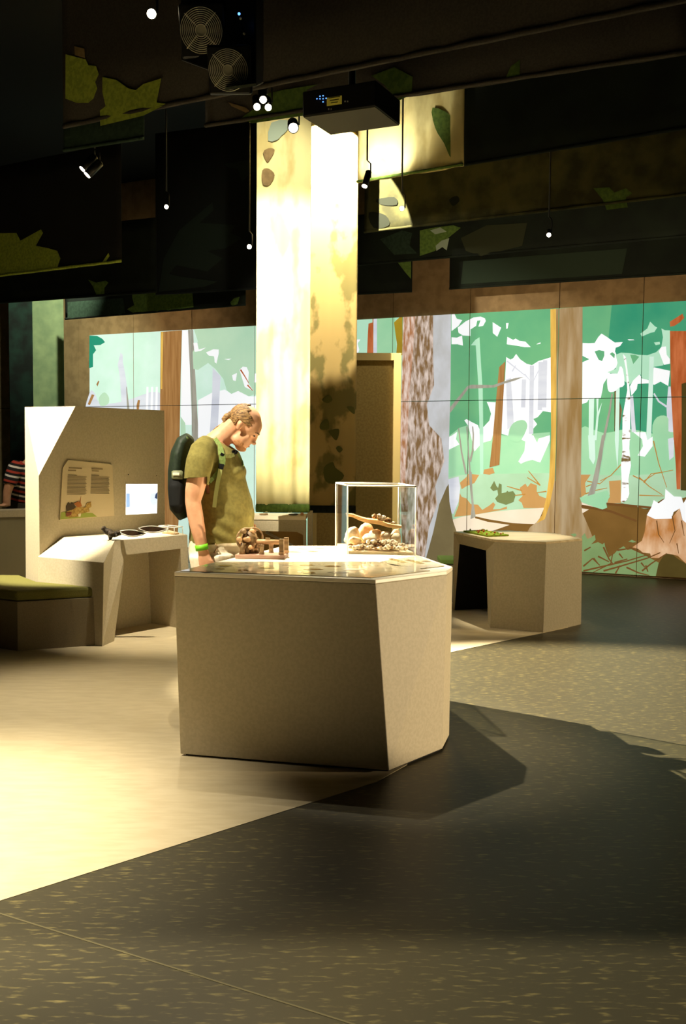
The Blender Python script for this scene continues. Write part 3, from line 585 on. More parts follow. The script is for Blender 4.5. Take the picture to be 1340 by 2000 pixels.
# ------------------------------------------------------------------ fan unit
root = empty('fan_unit', D(430, 60, 4.75), 'black ventilation unit with two round wire-guarded fans near the ceiling', 'fan')
def fb(px, py, y): return D(px, py, y)
prism('housing', [fb(352, 118, 4.7), fb(500, 172, 4.55), fb(515, 165, 4.9), fb(420, 110, 5.05)], [Vector((p.x, p.y, 4.45)) for p in (fb(352, 118, 4.7), fb(500, 172, 4.55), fb(515, 165, 4.9), fb(420, 110, 5.05))], M_BLACK, root, 0.01)
def fan(cx, cy, y, R, tilt):
    c = D(cx, cy, y); n = Vector((tilt[0], -1, tilt[1])).normalized(); u = Vector((0, 0, 1)).cross(n).normalized(); v = n.cross(u)
    fo = bmesh.new(); Rm = Matrix((u, v, n)).transposed()
    add_box(fo, c - n * 0.03, (R*2.15, R*2.3, 0.05), Rm); f = obj('fan_frame', fo, mat('fan_plastic', (24, 24, 22), 0.4), root, bevel=0.01)
    bl = bmesh.new()
    for k in range(7):
        a = 2*math.pi*k/7; d = u*math.cos(a) + v*math.sin(a); e = -u*math.sin(a) + v*math.cos(a)
        p = [c + d*R*0.28 - e*R*0.10, c + d*R*0.92 - e*R*0.05, c + d*R*0.92 + e*R*0.38 - n*0.0, c + d*R*0.28 + e*R*0.16]
        add_prism(bl, [q + n*0.002 for q in p], [q + n*0.006 for q in p])
    obj('fan_blades', bl, mat('fan_blade_grey', (56, 54, 46), 0.35), f)
    bm = bmesh.new(); add_tube(bm, [c + n*0.004, c + n*0.020], R*0.27, 20); obj('fan_hub', bm, mat('fan_hub_grey', (150, 148, 128), 0.4), f)
    g = bmesh.new()
    for k in range(9): add_torus(g, c + n*(0.026 - 0.0008*k), R*(0.26 + 0.088*k), 0.0016, n, 30, 5)
    for k in range(4):
        a = math.pi/4 + k*math.pi/2; d = u*math.cos(a) + v*math.sin(a); add_tube(g, [c + d*R*0.22 + n*0.024, c + d*R*1.03 + n*0.018], 0.002, 6)
    obj('wire_guard', g, mat('pale_wire', (206, 202, 178), 0.35, spec=0.7), f, True)
fan(395, 60, 4.62, 0.098, (-0.10, -0.35)); fan(447, 137, 4.5, 0.088, (-0.05, -0.40))
prism('shelf_plate', [fb(440, 176, 4.42), fb(500, 168, 4.42), fb(500, 168, 4.6), fb(440, 176, 4.6)], [p + Vector((0, 0, 0.012)) for p in (fb(440, 176, 4.42), fb(500, 168, 4.42), fb(500, 168, 4.6), fb(440, 176, 4.6))], mat('shelf_grey', (120, 128, 110), 0.5), root)
for x, y in ((467, 27), (470, 36), (477, 66)):
    ell('indicator_light', D(x, y, 4.50), (0.006, 0.006, 0.006), M_BLUE if y == 27 else mat('grey_knob', (180, 180, 165), 0.4), root)
tube('hanging_pole', [D(455, 0, 4.75), Vector((D(455, 0, 4.75).x, 4.75, 5.6))], 0.02, M_BLACK, root)

# ------------------------------------------------------------------ main display plinth
ZM = 0.92
tp = [Z(x, y, ZM) for x, y in ((340, 1117), (733.5, 1132), (873, 1115), (884, 1107), (761, 1066), (555, 1066))]
bt = [Z(x, y, 0.0) for x, y in ((352, 1477), (760, 1510), (864, 1467), (877, 1441))] 
bt += [Vector((tp[4].x, tp[4].y - 0.05, 0)), Vector((tp[5].x + 0.04, tp[5].y - 0.05, 0))]
root = empty('display_plinth', (0, 5.4, 0), 'large angular beige display plinth with white-lit top holding the acrylic case', 'plinth')
kk = 0.006
prism('body', [Vector((p.x, p.y, 0.012)) for p in bt], [p.lerp(bt[i] + Vector((0, 0, ZM)), 0.0) - Vector((0, 0, 0.02)) for i, p in enumerate(tp)], M_LAM, root, 0.004)
cen = sum(bt, Vector()) / 6
prism('plinth_foot', [p.lerp(cen, 0.03) for p in bt], [p.lerp(cen, 0.03) + Vector((0, 0, 0.02)) for p in bt], M_INNER, root)
prism('top_panel', [p - Vector((0, 0, 0.02)) for p in tp], [p.copy() for p in tp], mat('white_laminate', (232, 222, 198), 0.4, spec=0.4), root, 0.003)
gp = [Z(x, y, ZM + 0.001) for x, y in ((352, 1116), (725, 1129), (840, 1115), (735, 1098), (420, 1099))]
M_SPEC = mat('glossy_print_sheet', (196, 186, 150), 0.07, (182, 172, 136), (12, 12, 12), spec=0.6)
prism('glossy_print', gp, [p + Vector((0, 0, 0.003)) for p in gp], M_SPEC, root)
M_SP = [mat('print_brown', (122, 98, 58), 0.1), mat('print_olive', (140, 122, 62), 0.1), mat('print_grey', (150, 142, 118), 0.1), mat('print_pale', (232, 224, 198), 0.1)]
sp = [(405,1116,24,3,2),(440,1105,30,3,1),(475,1114,20,4,0),(520,1109,34,3,1),(540,1117,40,4,2),(600,1104,30,3,0),(612,1112,40,3,0),(650,1106,34,3,0),(604,1119,26,4,0),(585,1117,10,4,3),(478,1117,10,3,3),(660,1118,44,4,2),(690,1112,40,4,3),(430,1111,20,2,0),(560,1104,20,2,2)]
for x, y, wd, h, mi in sp:
    q = [(x-wd/2, y), (x-wd*0.2, y-h/2), (x+wd*0.3, y-h*0.4), (x+wd/2, y+h*0.1), (x+wd*0.15, y+h/2), (x-wd*0.3, y+h*0.4)]
    v = [Z(a, b, ZM + 0.0045) for a, b in q]; prism('printed_specimen', v, [p + Vector((0, 0, 0.0006)) for p in v], M_SP[mi], root)
gp = [Z(x, y, ZM + 0.001) for x, y in ((742, 1098), (815, 1086), (868, 1106), (800, 1114))]
prism('glossy_print', gp, [p + Vector((0, 0, 0.003)) for p in gp], M_SPEC, root)
for k in range(7):
    x = 765 + k*11; v = [Z(x + a, 1092 + (k % 3)*2 + k*0.7 + b, ZM + 0.0045) for a, b in ((-9, 0), (0, -1.6), (11, 0.4), (1, 1.6))]
    prism('printed_leaf', v, [p + Vector((0, 0, 0.0006)) for p in v], M_SP[(0, 1, 1)[k % 3]], root)
for x, y in ((590, 1072), (625, 1071), (575, 1078), (610, 1077), (515, 1098)):
    v = [Z(x + a, y + b, ZM + 0.001) for a, b in ((-18, 0), (-4, -1), (18, 0), (3, 1.2))]; prism('printed_mark', v, [p + Vector((0, 0, 0.0008)) for p in v], M_SP[2], root)

# acrylic case
C = [Z(x, y, ZM) for x, y in ((678, 1082), (812, 1085), (778, 1069), (655, 1066))]
C[2] = C[1] + (C[3] - C[0])
CH = 0.40
root = empty('acrylic_case', (C[0] + C[2]) / 2, 'clear acrylic display case with bright edges over stones and wood chips on the plinth', 'display case')
hv = Vector((0, 0, CH)); b0 = Vector((0, 0, 0.0005))
cc = (C[0] + C[2]) / 2
def pane(p, q):
    d = (q - p).normalized(); n = Vector((d.y, -d.x, 0)); t = n * 0.005
    if (cc - p).dot(t) < 0: t = -t
    p2, q2 = p + d*0.006 + b0, q - d*0.006 + b0
    prism('acrylic_pane', [p2, q2, q2 + t, p2 + t], [x + hv - Vector((0, 0, 0.006)) for x in (p2, q2, q2 + t, p2 + t)], M_ACR, root)
for i in range(4): pane(C[i], C[(i+1) % 4])
prism('acrylic_pane', [p.lerp(cc, 0.01) + hv - Vector((0, 0, 0.005)) for p in C], [p.lerp(cc, 0.01) + hv for p in C], M_ACR, root)
for p in C: tube('case_edge', [p.lerp(cc, 0.01) + b0, p.lerp(cc, 0.01) + hv], 0.0042, M_EDGE, root, 6)
for i in range(4): tube('case_edge', [C[i].lerp(cc, 0.01) + hv, C[(i+1) % 4].lerp(cc, 0.01) + hv], 0.0050, M_EDGE, root, 6)
fl = [p.lerp(cc, 0.05) + b0 for p in C]; prism('case_base', fl, [p + Vector((0, 0, 0.016)) for p in fl], mat('case_base_board', (206, 182, 146), 0.6), root)
ZB = ZM + 0.0165
def incase(u, v, z=0.0):  # u along the front edge, v towards the back
    return C[0] + (C[1]-C[0])*u + (C[3]-C[0])*v + Vector((0, 0, 0.0165 + z))
M_ST = [mat('pale_stone', (236, 222, 196), 0.7, (206, 182, 146), (30, 30, 30), bump=0.3), mat('tan_stone', (214, 184, 140), 0.7, (180, 146, 104), (26, 26, 26), bump=0.3)]
M_CHIP = [mat('bark_chip', (226, 210, 182), 0.8, (120, 88, 54), (70, 70, 70), lo=0.48, hi=0.6, bump=0.5), mat('brown_chip', (176, 132, 84), 0.8, (112, 78, 44), (60, 60, 60), bump=0.5)]
def rock(name, c, r, m, label, cat, group, seed, sub=2):
    bm = bmesh.new(); bmesh.ops.create_icosphere(bm, subdivisions=sub, radius=1.0); rn = random.Random(seed)
    ax = [Vector((rn.uniform(-1, 1), rn.uniform(-1, 1), rn.uniform(-1, 1))).normalized() for _ in range(5)]; am = [rn.uniform(0.7, 0.95) for _ in range(5)]
    R = Euler((rn.uniform(-.25, .25), rn.uniform(-.25, .25), rn.uniform(0, 6.28))).to_matrix()
    for v in bm.verts:
        for a, h in zip(ax, am):
            dd = v.co.dot(a)
            if dd > h: v.co -= a * (dd - h)
        v.co *= 1 + rn.uniform(-.05, .05)
        v.co = R @ Vector((v.co.x*r[0], v.co.y*r[1], v.co.z*r[2])) + Vector(c)
    return tag(obj(name, bm, m, None, True), label, cat, group)
rn = random.Random(3)
for k in range(58):
    row = k // 20; u = 0.08 + 0.84*((k % 20) + rn.uniform(-.3, .3))/20 if row < 2 else rn.uniform(0.25, 0.8)
    v = (0.10, 0.26, 0.16)[row] + rn.uniform(-.04, .06); z = (0.014, 0.022, 0.045)[row] + rn.uniform(0, 0.012)
    rock('bark_chip', incase(min(max(u, .07), .92), v, z), (rn.uniform(.016, .028), rn.uniform(.012, .02), rn.uniform(.011, .017)), M_CHIP[0 if rn.random() < .75 else 1], 'small pale bark chip in the heap at the bottom of the acrylic case', 'bark chip', 'bark chips in the acrylic case', 100 + k, 1)
for k, (u, v, z, a, b, c, mi, lab) in enumerate([(0.17, 0.42, 0.075, .05, .05, .055, 0, 'tall pale pointed stone in the corner of the acrylic case'), (0.16, 0.20, 0.055, .040, .030, .026, 1, 'tan leaning stone against the pointed one in the acrylic case'),
    (0.40, 0.28, 0.066, .055, .045, .032, 0, 'broad smooth white stone lying on the chips in the acrylic case'), (0.52, 0.47, 0.085, .05, .042, .034, 0, 'rounded pale stone under the wooden slab'), (0.655, 0.36, 0.075, .034, .04, .034, 0, 'small white stone in the middle of the row of stones'),
    (0.80, 0.36, 0.066, .042, .04, .036, 0, 'rough white stone at the end of the row'), (0.86, 0.62, 0.065, .038, .045, .05, 1, 'tall tan stone standing at the back of the case'), (0.40, 0.62, 0.085, .05, .05, .07, 1, 'tan stone propping up the wooden slab'), (0.66, 0.68, 0.05, .04, .045, .048, 1, 'brown stone below the low end of the slab'), (0.19, 0.72, 0.035, .05, .05, .034, 0, 'flat pale stone at the back of the acrylic case')]):
    rock('stone', incase(u, v, z), (a, b, c), M_ST[mi], lab, 'stone', 'stones in the acrylic case', 40 + k)
def slab(p, q, wd, th, wob=0.004):
    d = q - p; n = Vector((0, 1, 0)); bm = bmesh.new(); k = 8; T, B = [], []
    upv = Vector((0, 0, 1))
    for i in range(k + 1):
        t = i / k; e = math.sin(math.pi * min(max(t, 0.06), 0.94)) ** 0.5; c0 = p + d*t + upv*(wob*math.sin(i*1.7))
        T.append([c0 + n*(-wd*e) + upv*th*.4, c0 + n*(wd*e) + upv*th*.4]); B.append([c0 + n*(-wd*e*.9) - upv*th*.6*e, c0 + n*(wd*e*.9) - upv*th*.6*e])
    vv = [[bm.verts.new(x) for x in (T[i][0], T[i][1], B[i][1], B[i][0])] for i in range(k + 1)]
    for i in range(k):
        for j in range(4): bm.faces.new([vv[i][j], vv[i][(j+1) % 4], vv[i+1][(j+1) % 4], vv[i+1][j]])
    bm.faces.new(vv[0]); bm.faces.new(vv[-1]); return bm
s0, s1 = incase(0.06, 0.45, 0.20), incase(0.90, 0.45, 0.128)
tag(obj('wooden_slab', slab(s0, s1, 0.06, 0.024), mat('split_wood', (230, 190, 130), 0.6, (196, 148, 92), (8, 60, 60))), 'tilted split wooden slab resting on stones inside the acrylic case', 'wood')
for k, (t, dz, r) in enumerate([(0.52, .030, (.026, .02, .018)), (0.60, .034, (.024, .02, .020)), (0.68, .032, (.024, .02, .02)), (0.76, .026, (.026, .02, .017)), (0.86, .018, (.02, .015, .009)), (0.64, .020, (.03, .02, .012))]):
    rock('bark_chip', s0.lerp(s1, t) + Vector((0, -0.01, dz)), r, M_CHIP[0 if k % 3 else 1], 'bark chip lying on the tilted wooden slab', 'bark chip', 'bark chips on the slab', 300 + k, 1)

# wooden machine model
md = empty('wooden_machine_model', Z(514, 1087, ZM), 'small wooden machine model with cam wheel and shaft on the plinth', 'model')
mo = Z(459, 1091, ZM + 0.001); mx = Z(556, 1092.5, ZM + 0.001) - mo; L = mx.length; ux = mx.normalized(); uy = Vector((-ux.y, ux.x, 0))
def mp(u, v, z): return mo + ux*u*L + uy*v + Vector((0, 0, z))
Rm = Matrix((ux, uy, Vector((0, 0, 1)))).transposed()
box('base_board', mp(0.5, 0.085, 0.011), (L, 0.17, 0.022), mat('pinkish_wood', (200, 160, 136), 0.5, (180, 140, 116), (8, 50, 50)), md, Rm, 0.003)
for u, v in ((0.52, 0.035), (0.66, 0.13), (0.92, 0.035), (1.0 - 0.03, 0.13)):
    h = 0.075 if u < 0.7 else 0.088
    if u < 0.7:
        bm = bmesh.new(); add_tube(bm, [mp(u, v, 0.022), mp(u, v, 0.03), mp(u, v, 0.05), mp(u, v, h)], [0.016, 0.013, 0.012, 0.014], 8); o = obj('post', bm, M_WOODD, md)
    else:
        o = box('post', mp(u, v, 0.022 + h/2), (0.026, 0.024, h), M_WOODD, md, Rm, 0.002)
        box('post_foot', mp(u, v, 0.03), (0.030, 0.028, 0.016), M_WOOD, md, Rm, 0.002)
tube('shaft', [mp(0.27, 0.07, 0.092), mp(0.92, 0.07, 0.088)], 0.013, M_WOOD, md, 12)
box('shaft_peg', mp(0.62, 0.07, 0.108), (0.026, 0.012, 0.008), M_WOODD, md, Rm)
wc = mp(0.20, 0.06, 0.105); wn = (ux*0.55 - uy*0.83).normalized()
bm = bmesh.new(); add_torus(bm, wc, 0.058, 0.008, wn, 32, 8); add_torus(bm, wc + uy*0.03 + ux*0.03, 0.060, 0.006, wn, 32, 8); add_tube(bm, [wc, wc + uy*0.03 + ux*0.02], 0.046, 24); obj('cam_wheel', bm, M_WOODD, md, True)
for k in range(6):
    a = k*math.pi/3 + .3; e1 = wn.orthogonal().normalized(); e2 = wn.cross(e1); d = e1*math.cos(a) + e2*math.sin(a)
    ell('wheel_knob', wc + d*0.050 + wn*0.012, (0.017, 0.017, 0.015), M_WOOD if k % 2 else M_WOODD, md, u=12, v=8)
ell('wheel_hub', wc + wn*0.012, (0.026, 0.026, 0.018), M_WOOD, md)
for u, v in ((0.13, 0.03), (0.19, 0.06), (0.28, 0.09), (0.36, 0.11)):
    tube('wheel_leg', [mp(u, v, 0.022), mp(u, v, 0.05), mp(u + 0.02, v, 0.085)], [0.018, 0.013, 0.016], M_WOODD, md, 8)
ell('wheel_knob', mp(0.30, 0.02, 0.062), (0.013, 0.013, 0.013), M_WOOD, md, u=12, v=8)

# ------------------------------------------------------------------ rear right plinth with opening
Z2P = 0.763
tp = [Z(x, y, Z2P) for x, y in ((886.5, 1038), (967, 1054), (1067, 1058.5), (1137.5, 1051.6), (1083, 1041), (991, 1036))]
bt = [Z(884.6, 1187, 0), Z(957.5, 1226.6, 0), Z(1061, 1236, 0), Z(1135, 1219.4, 0)]; bt += [Vector((tp[4].x, tp[4].y, 0)), Vector((tp[5].x, tp[5].y, 0))]
root = empty('display_table', (1.5, 8.9, 0), 'angular beige display table with dark knee opening before the forest picture', 'plinth')
up = Vector((0, 0, 0.02))
prism('top_panel', [p - up for p in tp], tp, mat('light_wood_print', (226, 208, 170), 0.4, (198, 176, 134), (3, 22, 22), lo=0.4, hi=0.7), root, 0.002)
nL = (tp[1] - tp[0]); nL = Vector((nL.y, -nL.x, 0)).normalized()
def lf(px, py): return PL(px, py, tp[0].lerp(bt[0], 0.5), nL)
o1, o2, o3, o4 = lf(897.8, 1062.5), lf(949.4, 1075), lf(953.6, 1195), lf(888, 1187)
o3.z = 0.0; o4.z = 0.0
tl = [p - up for p in tp]
bm = bmesh.new()
V = {k: bm.verts.new(p) for k, p in dict(t0=tl[0], t1=tl[1], t2=tl[2], t3=tl[3], t4=tl[4], t5=tl[5], b0=bt[0], b1=bt[1], b2=bt[2], b3=bt[3], b4=bt[4], b5=bt[5], o1=o1, o2=o2, o3=o3, o4=o4).items()}
for f in ('t0 t1 o2 o1', 't1 b1 o3 o2', 't0 o1 o4 b0', 't1 t2 b2 b1', 't2 t3 b3 b2', 't3 t4 b4 b3', 't4 t5 b5 b4', 't5 t0 b0 b5', 't0 t1 t2 t3 t4 t5'): bm.faces.new([V[k] for k in f.split()])
obj('body', bm, M_LAM, root)
inn = -nL * 0.55; inn = inn if inn.y > 0 or True else inn
bm = bmesh.new(); q = [o1, o2, o3, o4]; di = Vector((nL.x, nL.y, 0)) * (-0.5 if nL.y < 0 else 0.5)
va = [bm.verts.new(p) for p in q]; vb = [bm.verts.new(p + di) for p in q]; bm.faces.new(vb)
for i in range(4): bm.faces.new([va[i], va[(i+1) % 4], vb[(i+1) % 4], vb[i]])
obj('knee_recess', bm, M_INNER, root)
mb = empty('landscape_model', Z(950, 1042, Z2P), 'flat green model board dotted with red and yellow on the rear table', 'model')
g = [Z(x, y, Z2P + 0.001) for x, y in ((905, 1039), (951, 1048.5), (994, 1047), (944, 1037.5))]
prism('board', g, [p + Vector((0, 0, 0.014)) for p in g], mat('model_grass', (112, 146, 30), 0.9, (150, 160, 40), (40, 40, 40)), mb, 0.002)
for k in range(26):
    u, v = rn.random(), rn.random(); p = g[0].lerp(g[1], u).lerp(g[3].lerp(g[2], u), v)
    ell('model_tree', p + Vector((0, 0, 0.019)), (0.008, 0.008, 0.010), mat(('model_red', 'model_yellow', 'model_light_green')[k % 3], ((190, 60, 30), (230, 210, 70), (170, 190, 70))[k % 3], 0.8), mb, u=8, v=6)
# low bench with green cushion far behind
be = empty('green_bench', Z(908, 1094, 0.42), 'low bench with a green cushion far behind the main plinth', 'bench'); be.location.z = 0
c0 = Z(906, 1092, 0.44); box('cushion', c0 + Vector((0, 0.2, -0.03)), (0.46, 0.4, 0.05), mat('green_cushion', (96, 120, 52), 0.9), be, bevel=0.01); box('body', Vector((c0.x, c0.y + 0.2, 0.19)), (0.44, 0.38, 0.38), M_LAM_D, be)

# ------------------------------------------------------------------ left kiosk
KW0 = Vector((-2.31, 8.17, 0)); KWD = Vector((0.69, 0.89, 0)).normalized(); KN = Vector((KWD.y, -KWD.x, 0))   # faces right-front
def kp(px, py, off=0.0): return PL(px, py, KW0 + KN*off, KN)
KZ = 1.87
root = empty('kiosk', (-2.0, 8.3, 0), 'angular beige exhibit kiosk with info panel, small screen and desk', 'kiosk')
B_ = kp(147, 789.5); B_.z = KZ; C_ = kp(75.7, 929); D_ = Vector((C_.x, C_.y, 0)); RT = kp(321, 808); RT.z = KZ; RB = Vector((RT.x, RT.y, 0))
A_ = Z(48.3, 795, KZ); E_ = Vector((A_.x, A_.y, 0)); E_ = Vector((Z(44, 1240, 0).x * 0 + A_.x - 0.012, A_.y, 0))
th = -KN * 0.30
RTb, RBb = RT + th, RB + th; 
bm = bmesh.new()
pts = dict(A=A_, B=B_, C=C_, D=D_, E=E_, R=RT, S=RB, Rb=RTb, Sb=RBb, Ab=A_ + Vector((0.30, 0.35, 0)), Eb=E_ + Vector((0.30, 0.35, 0)))
V = {k: bm.verts.new(p) for k, p in pts.items()}
for f in ('A B C', 'A C D E', 'B R S D C', 'R Rb Sb S', 'A Ab Rb R B', 'Ab Eb Sb Rb', 'A E Eb Ab', 'E D S Sb Eb'): bm.faces.new([V[k] for k in f.split()])
obj('wall_panel', bm, M_LAM, root)
KD = 0.80
F0 = Z(202.6, 1099, 0.655); F1 = Z(224, 1056, KD); F2 = Z(366, 1044.5, KD); Lb = kp(118.7, 1048.5); Lb.z = KD; L0 = kp(73.9, 1087.7); Rk = kp(321, 1033); Rk.z = KD
FD = (F2 - F1).normalized(); FN = Vector((FD.y, -FD.x, 0))
def kf(px, py): return PL(px, py, F1, FN)
O1, O2 = kf(244.4, 1084), kf(352.6, 1071.6); G1 = kf(223, 1259); G1.z = 0; G0 = Z(199.6, 1263, 0); G2 = kf(358, 1240); G2.z = 0; G3 = kf(372, 1235); G3.z = 0
Re = F2 + (Rk - F2).normalized() * (Rk - F2).length
bm = bmesh.new()
pts = dict(F0=F0, F1=F1, F2=F2, Lb=Lb, L0=L0, Rk=Rk, O1=O1, O2=O2, G0=G0, G1=G1, G2=G2, G3=G3, Lg=Vector((L0.x, L0.y, 0)), Rg=Vector((Rk.x, Rk.y, 0)))
V = {k: bm.verts.new(p) for k, p in pts.items()}
for f in ('L0 F0 F1 Lb', 'Lb F1 F2 Rk', 'F0 G0 G1 O1 F1', 'F1 O1 O2 F2', 'F2 O2 G2 G3', 'L0 Lg G0 F0', 'F2 G3 Rg Rk'): bm.faces.new([V[k] for k in f.split()])
obj('desk', bm, M_LAM, root)
ins = -FN * 0.42
if ins.y < 0: ins = -ins
bm = bmesh.new(); q = [O1, O2, G2, G1]; q2 = [O1 + ins*0.9, O2 + ins, G2 + ins, G1 + ins*0.9]
va = [bm.verts.new(p) for p in q]; vb = [bm.verts.new(p) for p in q2]
bm.faces.new(vb)
for a, b in ((0, 1), (1, 2), (3, 0)): bm.faces.new([va[a], va[b], vb[b], vb[a]])
obj('knee_recess', bm, M_LAM, root)
# info panel
ZI = (100, 880, 4.963)
ip = empty('info_panel', kp(170, 1010), 'beige information panel with two text columns and leaf picture on the kiosk', 'sign')
def ips(name, m, pts, off, sm=0):
    pts = zz(*ZI, pts)
    if sm: pts = spline(pts, sm)
    v = [kp(a, b, off) for a, b in pts]
    bm = bmesh.new(); add_prism(bm, v, [p - KN*0.0015 for p in v]); return obj(name, bm, m, ip)
v = [kp(a, b, 0.014) for a, b in zz(*ZI, [(165,90),(560,128),(595,150),(612,632),(85,672),(112,170)])]
bm = bmesh.new(); add_prism(bm, v, [p - KN*0.013 for p in v]); obj('board', bm, mat('info_board', (205, 188, 152), 0.6), ip)
M_INK = mat('printed_ink', (96, 84, 62), 0.8); M_INK2 = mat('heading_ink', (150, 132, 100), 0.8)
for x0, x1, n, y0 in ((160, 345, 14, 250), (388, 568, 13, 252)):
    for k in range(n):
        y = y0 + k*13.2; e = x1 - (0, 10, 4, 14, 6)[k % 5] + (8 if x0 > 300 else 0)*0; xx = x0 - k*0.5
        ips('text_line', M_INK, [(xx, y), (e, y + 3 + k*0.0), (e, y + 7), (xx, y + 4)], 0.0165)
ips('text_line', M_INK, [(163, 234), (250, 237), (250, 243), (163, 240)], 0.0165); ips('text_line', M_INK, [(390, 236), (466, 238), (466, 244), (390, 242)], 0.0165)
for q in ([(172,160),(298,166),(298,180),(172,174)], [(165,184),(242,187),(242,200),(165,197)], [(392,168),(500,172),(500,186),(392,182)], [(395,190),(462,193),(462,205),(395,202)]): ips('heading_line', M_INK2, q, 0.0165)
ips('picture_grass', mat('grass_print', (150, 162, 74), 0.7), [(88,668),(96,600),(150,590),(300,600),(400,605),(445,640),(300,652)], 0.0165)
ips('picture_leaf', mat('bark_print', (150, 118, 56), 0.7, (186, 154, 84), (60, 60, 60)), [(140,640),(150,590),(215,570),(240,545),(330,550),(345,510),(385,495),(390,545),(365,560),(375,590),(300,610),(270,640),(180,650)], 0.0185)
ips('picture_leaf', mat('dark_leaf_pic', (70, 58, 40), 0.7), [(145,545),(170,500),(185,520),(200,500),(222,515),(240,550),(215,570),(150,590)], 0.020)
ips('picture_leaf', mat('rust_leaf_pic', (168, 104, 50), 0.7), [(222,515),(262,490),(275,505),(290,440),(286,500),(300,540),(260,552)], 0.0215)
ips('picture_leaf', mat('red_chip_pic', (130, 74, 50), 0.7), [(140,600),(200,595),(195,625),(150,640)], 0.0215); ips('picture_leaf', mat('pale_chip_pic', (226, 214, 180), 0.7), [(262,615),(290,608),(285,640),(265,642)], 0.0215)
# screen
sr = empty('video_screen', kp(277, 1003), 'small bright white video screen set in the kiosk wall', 'screen')
def scr(name, m, pts, off):
    v = [kp(a, b, off) for a, b in zz(*ZI, pts)]; bm = bmesh.new(); add_prism(bm, v, [p - KN*0.003 for p in v]); obj(name, bm, m, sr)
scr('bezel', M_LAM, [(718,316),(1038,316),(1034,616),(718,632)], 0.004)
scr('display', mat('screen_white', (248, 250, 255), 0.3, emit=1.15), [(726,324),(1031,324),(1026,608),(724,623)], 0.006)
scr('display_image', mat('screen_blue', (150, 184, 232), 0.3, emit=0.9), [(729,416),(762,416),(764,546),(727,552)], 0.0075)
scr('display_image', mat('screen_pale_blue', (206, 222, 250), 0.3, emit=1.0), [(965,420),(1010,400),(1029,410),(1026,520),(980,540),(955,480)], 0.0075)
scr('display_image', mat('screen_navy', (60, 80, 120), 0.3, emit=0.5), [(1012,425),(1029,405),(1028,470),(1005,460)], 0.009)
for x, y in ((748, 233), (1022, 243)):
    ell('screw', kp(*zz(*ZI, [(x, y)])[0], 0.002), (0.004, 0.004, 0.004), M_BLACK, sr, u=8, v=6)
# things on the kiosk desk
ZD = (180, 1010, 6.7)
def dz(x, y, z): return Z(180 + x/6.7, 1010 + y/6.7, KD + z)
bc = Z(214.5, 1055, KD)
def dk(x, y): return PL(180 + x/6.7, 1010 + y/6.7, bc, Vector((0, 1, 0)))
bm = bmesh.new(); rl = random.Random(5)
for x, y, r in ((150,140,26),(165,170,34),(190,190,44),(225,205,48),(240,245,34),(232,280,22),(262,220,40),(290,215,34),(318,205,30),(345,200,28),(360,225,18),(330,240,16),(295,250,16),(140,150,20)):
    add_ell(bm, dk(x, y) + Vector((0, rl.uniform(-.02, .02), 0)), (r/6.7*.0040*1.0, 0.035, r/6.7*.0040))
tag(remeshed('charred_wood_piece', bm, 0.006, mat('charred_wood', (30, 25, 19), 0.6, (58, 44, 26), (60, 60, 60), bump=0.6), None, 3), 'black charred lump of wood on the kiosk desk', 'wood')
def leafplate(name, label, tip0, tip1, topy, boty):
    rt = empty(name, dk(*tip0) , label, 'specimen', 'dark specimens on the kiosk desk')
    n = 14; bm = bmesh.new(); be_ = bmesh.new(); Tt, Bb = [], []
    for i in range(n + 1):
        t = i/n; x = tip0[0] + (tip1[0]-tip0[0])*t; yb = tip0[1] + (tip1[1]-tip0[1])*t; e = math.sin(math.pi*t**0.9)
        Tt.append(dk(x, yb - topy*e) + Vector((0, 0.012*e, 0))); Bb.append(dk(x, yb + boty*e) + Vector((0, -0.012*e, 0)))
    dn = Vector((0, 0, -0.006)); 
    vt = [(bm.verts.new(Tt[i]), bm.verts.new(Bb[i]), bm.verts.new(Bb[i] + dn), bm.verts.new(Tt[i] + dn)) for i in range(1, n)]
    for i in range(len(vt) - 1):
        for j in range(4): bm.faces.new([vt[i][j], vt[i][(j+1) % 4], vt[i+1][(j+1) % 4], vt[i+1][j]])
    bm.faces.new(vt[0]); bm.faces.new(vt[-1])
    obj('plate', bm, mat('dark_brown_specimen', (58, 43, 28), 0.9, (46, 33, 22), (20, 60, 20), spec=0.05), rt)
    tube('pale_edge', Tt, 0.004, M_EDGE, rt, 6); tube('pale_edge', Bb, 0.003, M_EDGE, rt, 6)
leafplate('leaf_shaped_specimen', 'dark brown leaf-shaped plate with pale edges next to the charred wood', (350,190), (700,215), 30, 45)
leafplate('leaf_shaped_specimen', 'dark brown leaf-shaped plate with pale edges by the small acrylic box', (600,145), (1000,155), 30, 45)
sc_ = empty('small_acrylic_box', dz(930, 225, 0), 'small clear acrylic box with white edges at the end of the kiosk desk', 'display case')
q = [dz(870, 215, 0.001), dz(1075, 240, 0.001), dz(1185, 226, 0.001), dz(990, 205, 0.001)]; hh = Vector((0, 0, 0.066))
for i in range(4):
    a, b = q[i], q[(i+1) % 4]; tube('case_edge', [a, a + hh], 0.003, M_EDGE, sc_, 6); tube('case_edge', [a + hh, b + hh], 0.003, M_EDGE, sc_, 6); tube('case_edge', [a, b], 0.003, M_EDGE, sc_, 6)
    d = (b - a).normalized(); n = Vector((d.y, -d.x, 0))*0.003; prism('acrylic_pane', [a + n, b + n, b - n, a - n], [p + hh for p in (a + n, b + n, b - n, a - n)], M_ACR, sc_)
prism('acrylic_pane', [p + hh*0.97 for p in q], [p + hh for p in q], M_ACR, sc_)
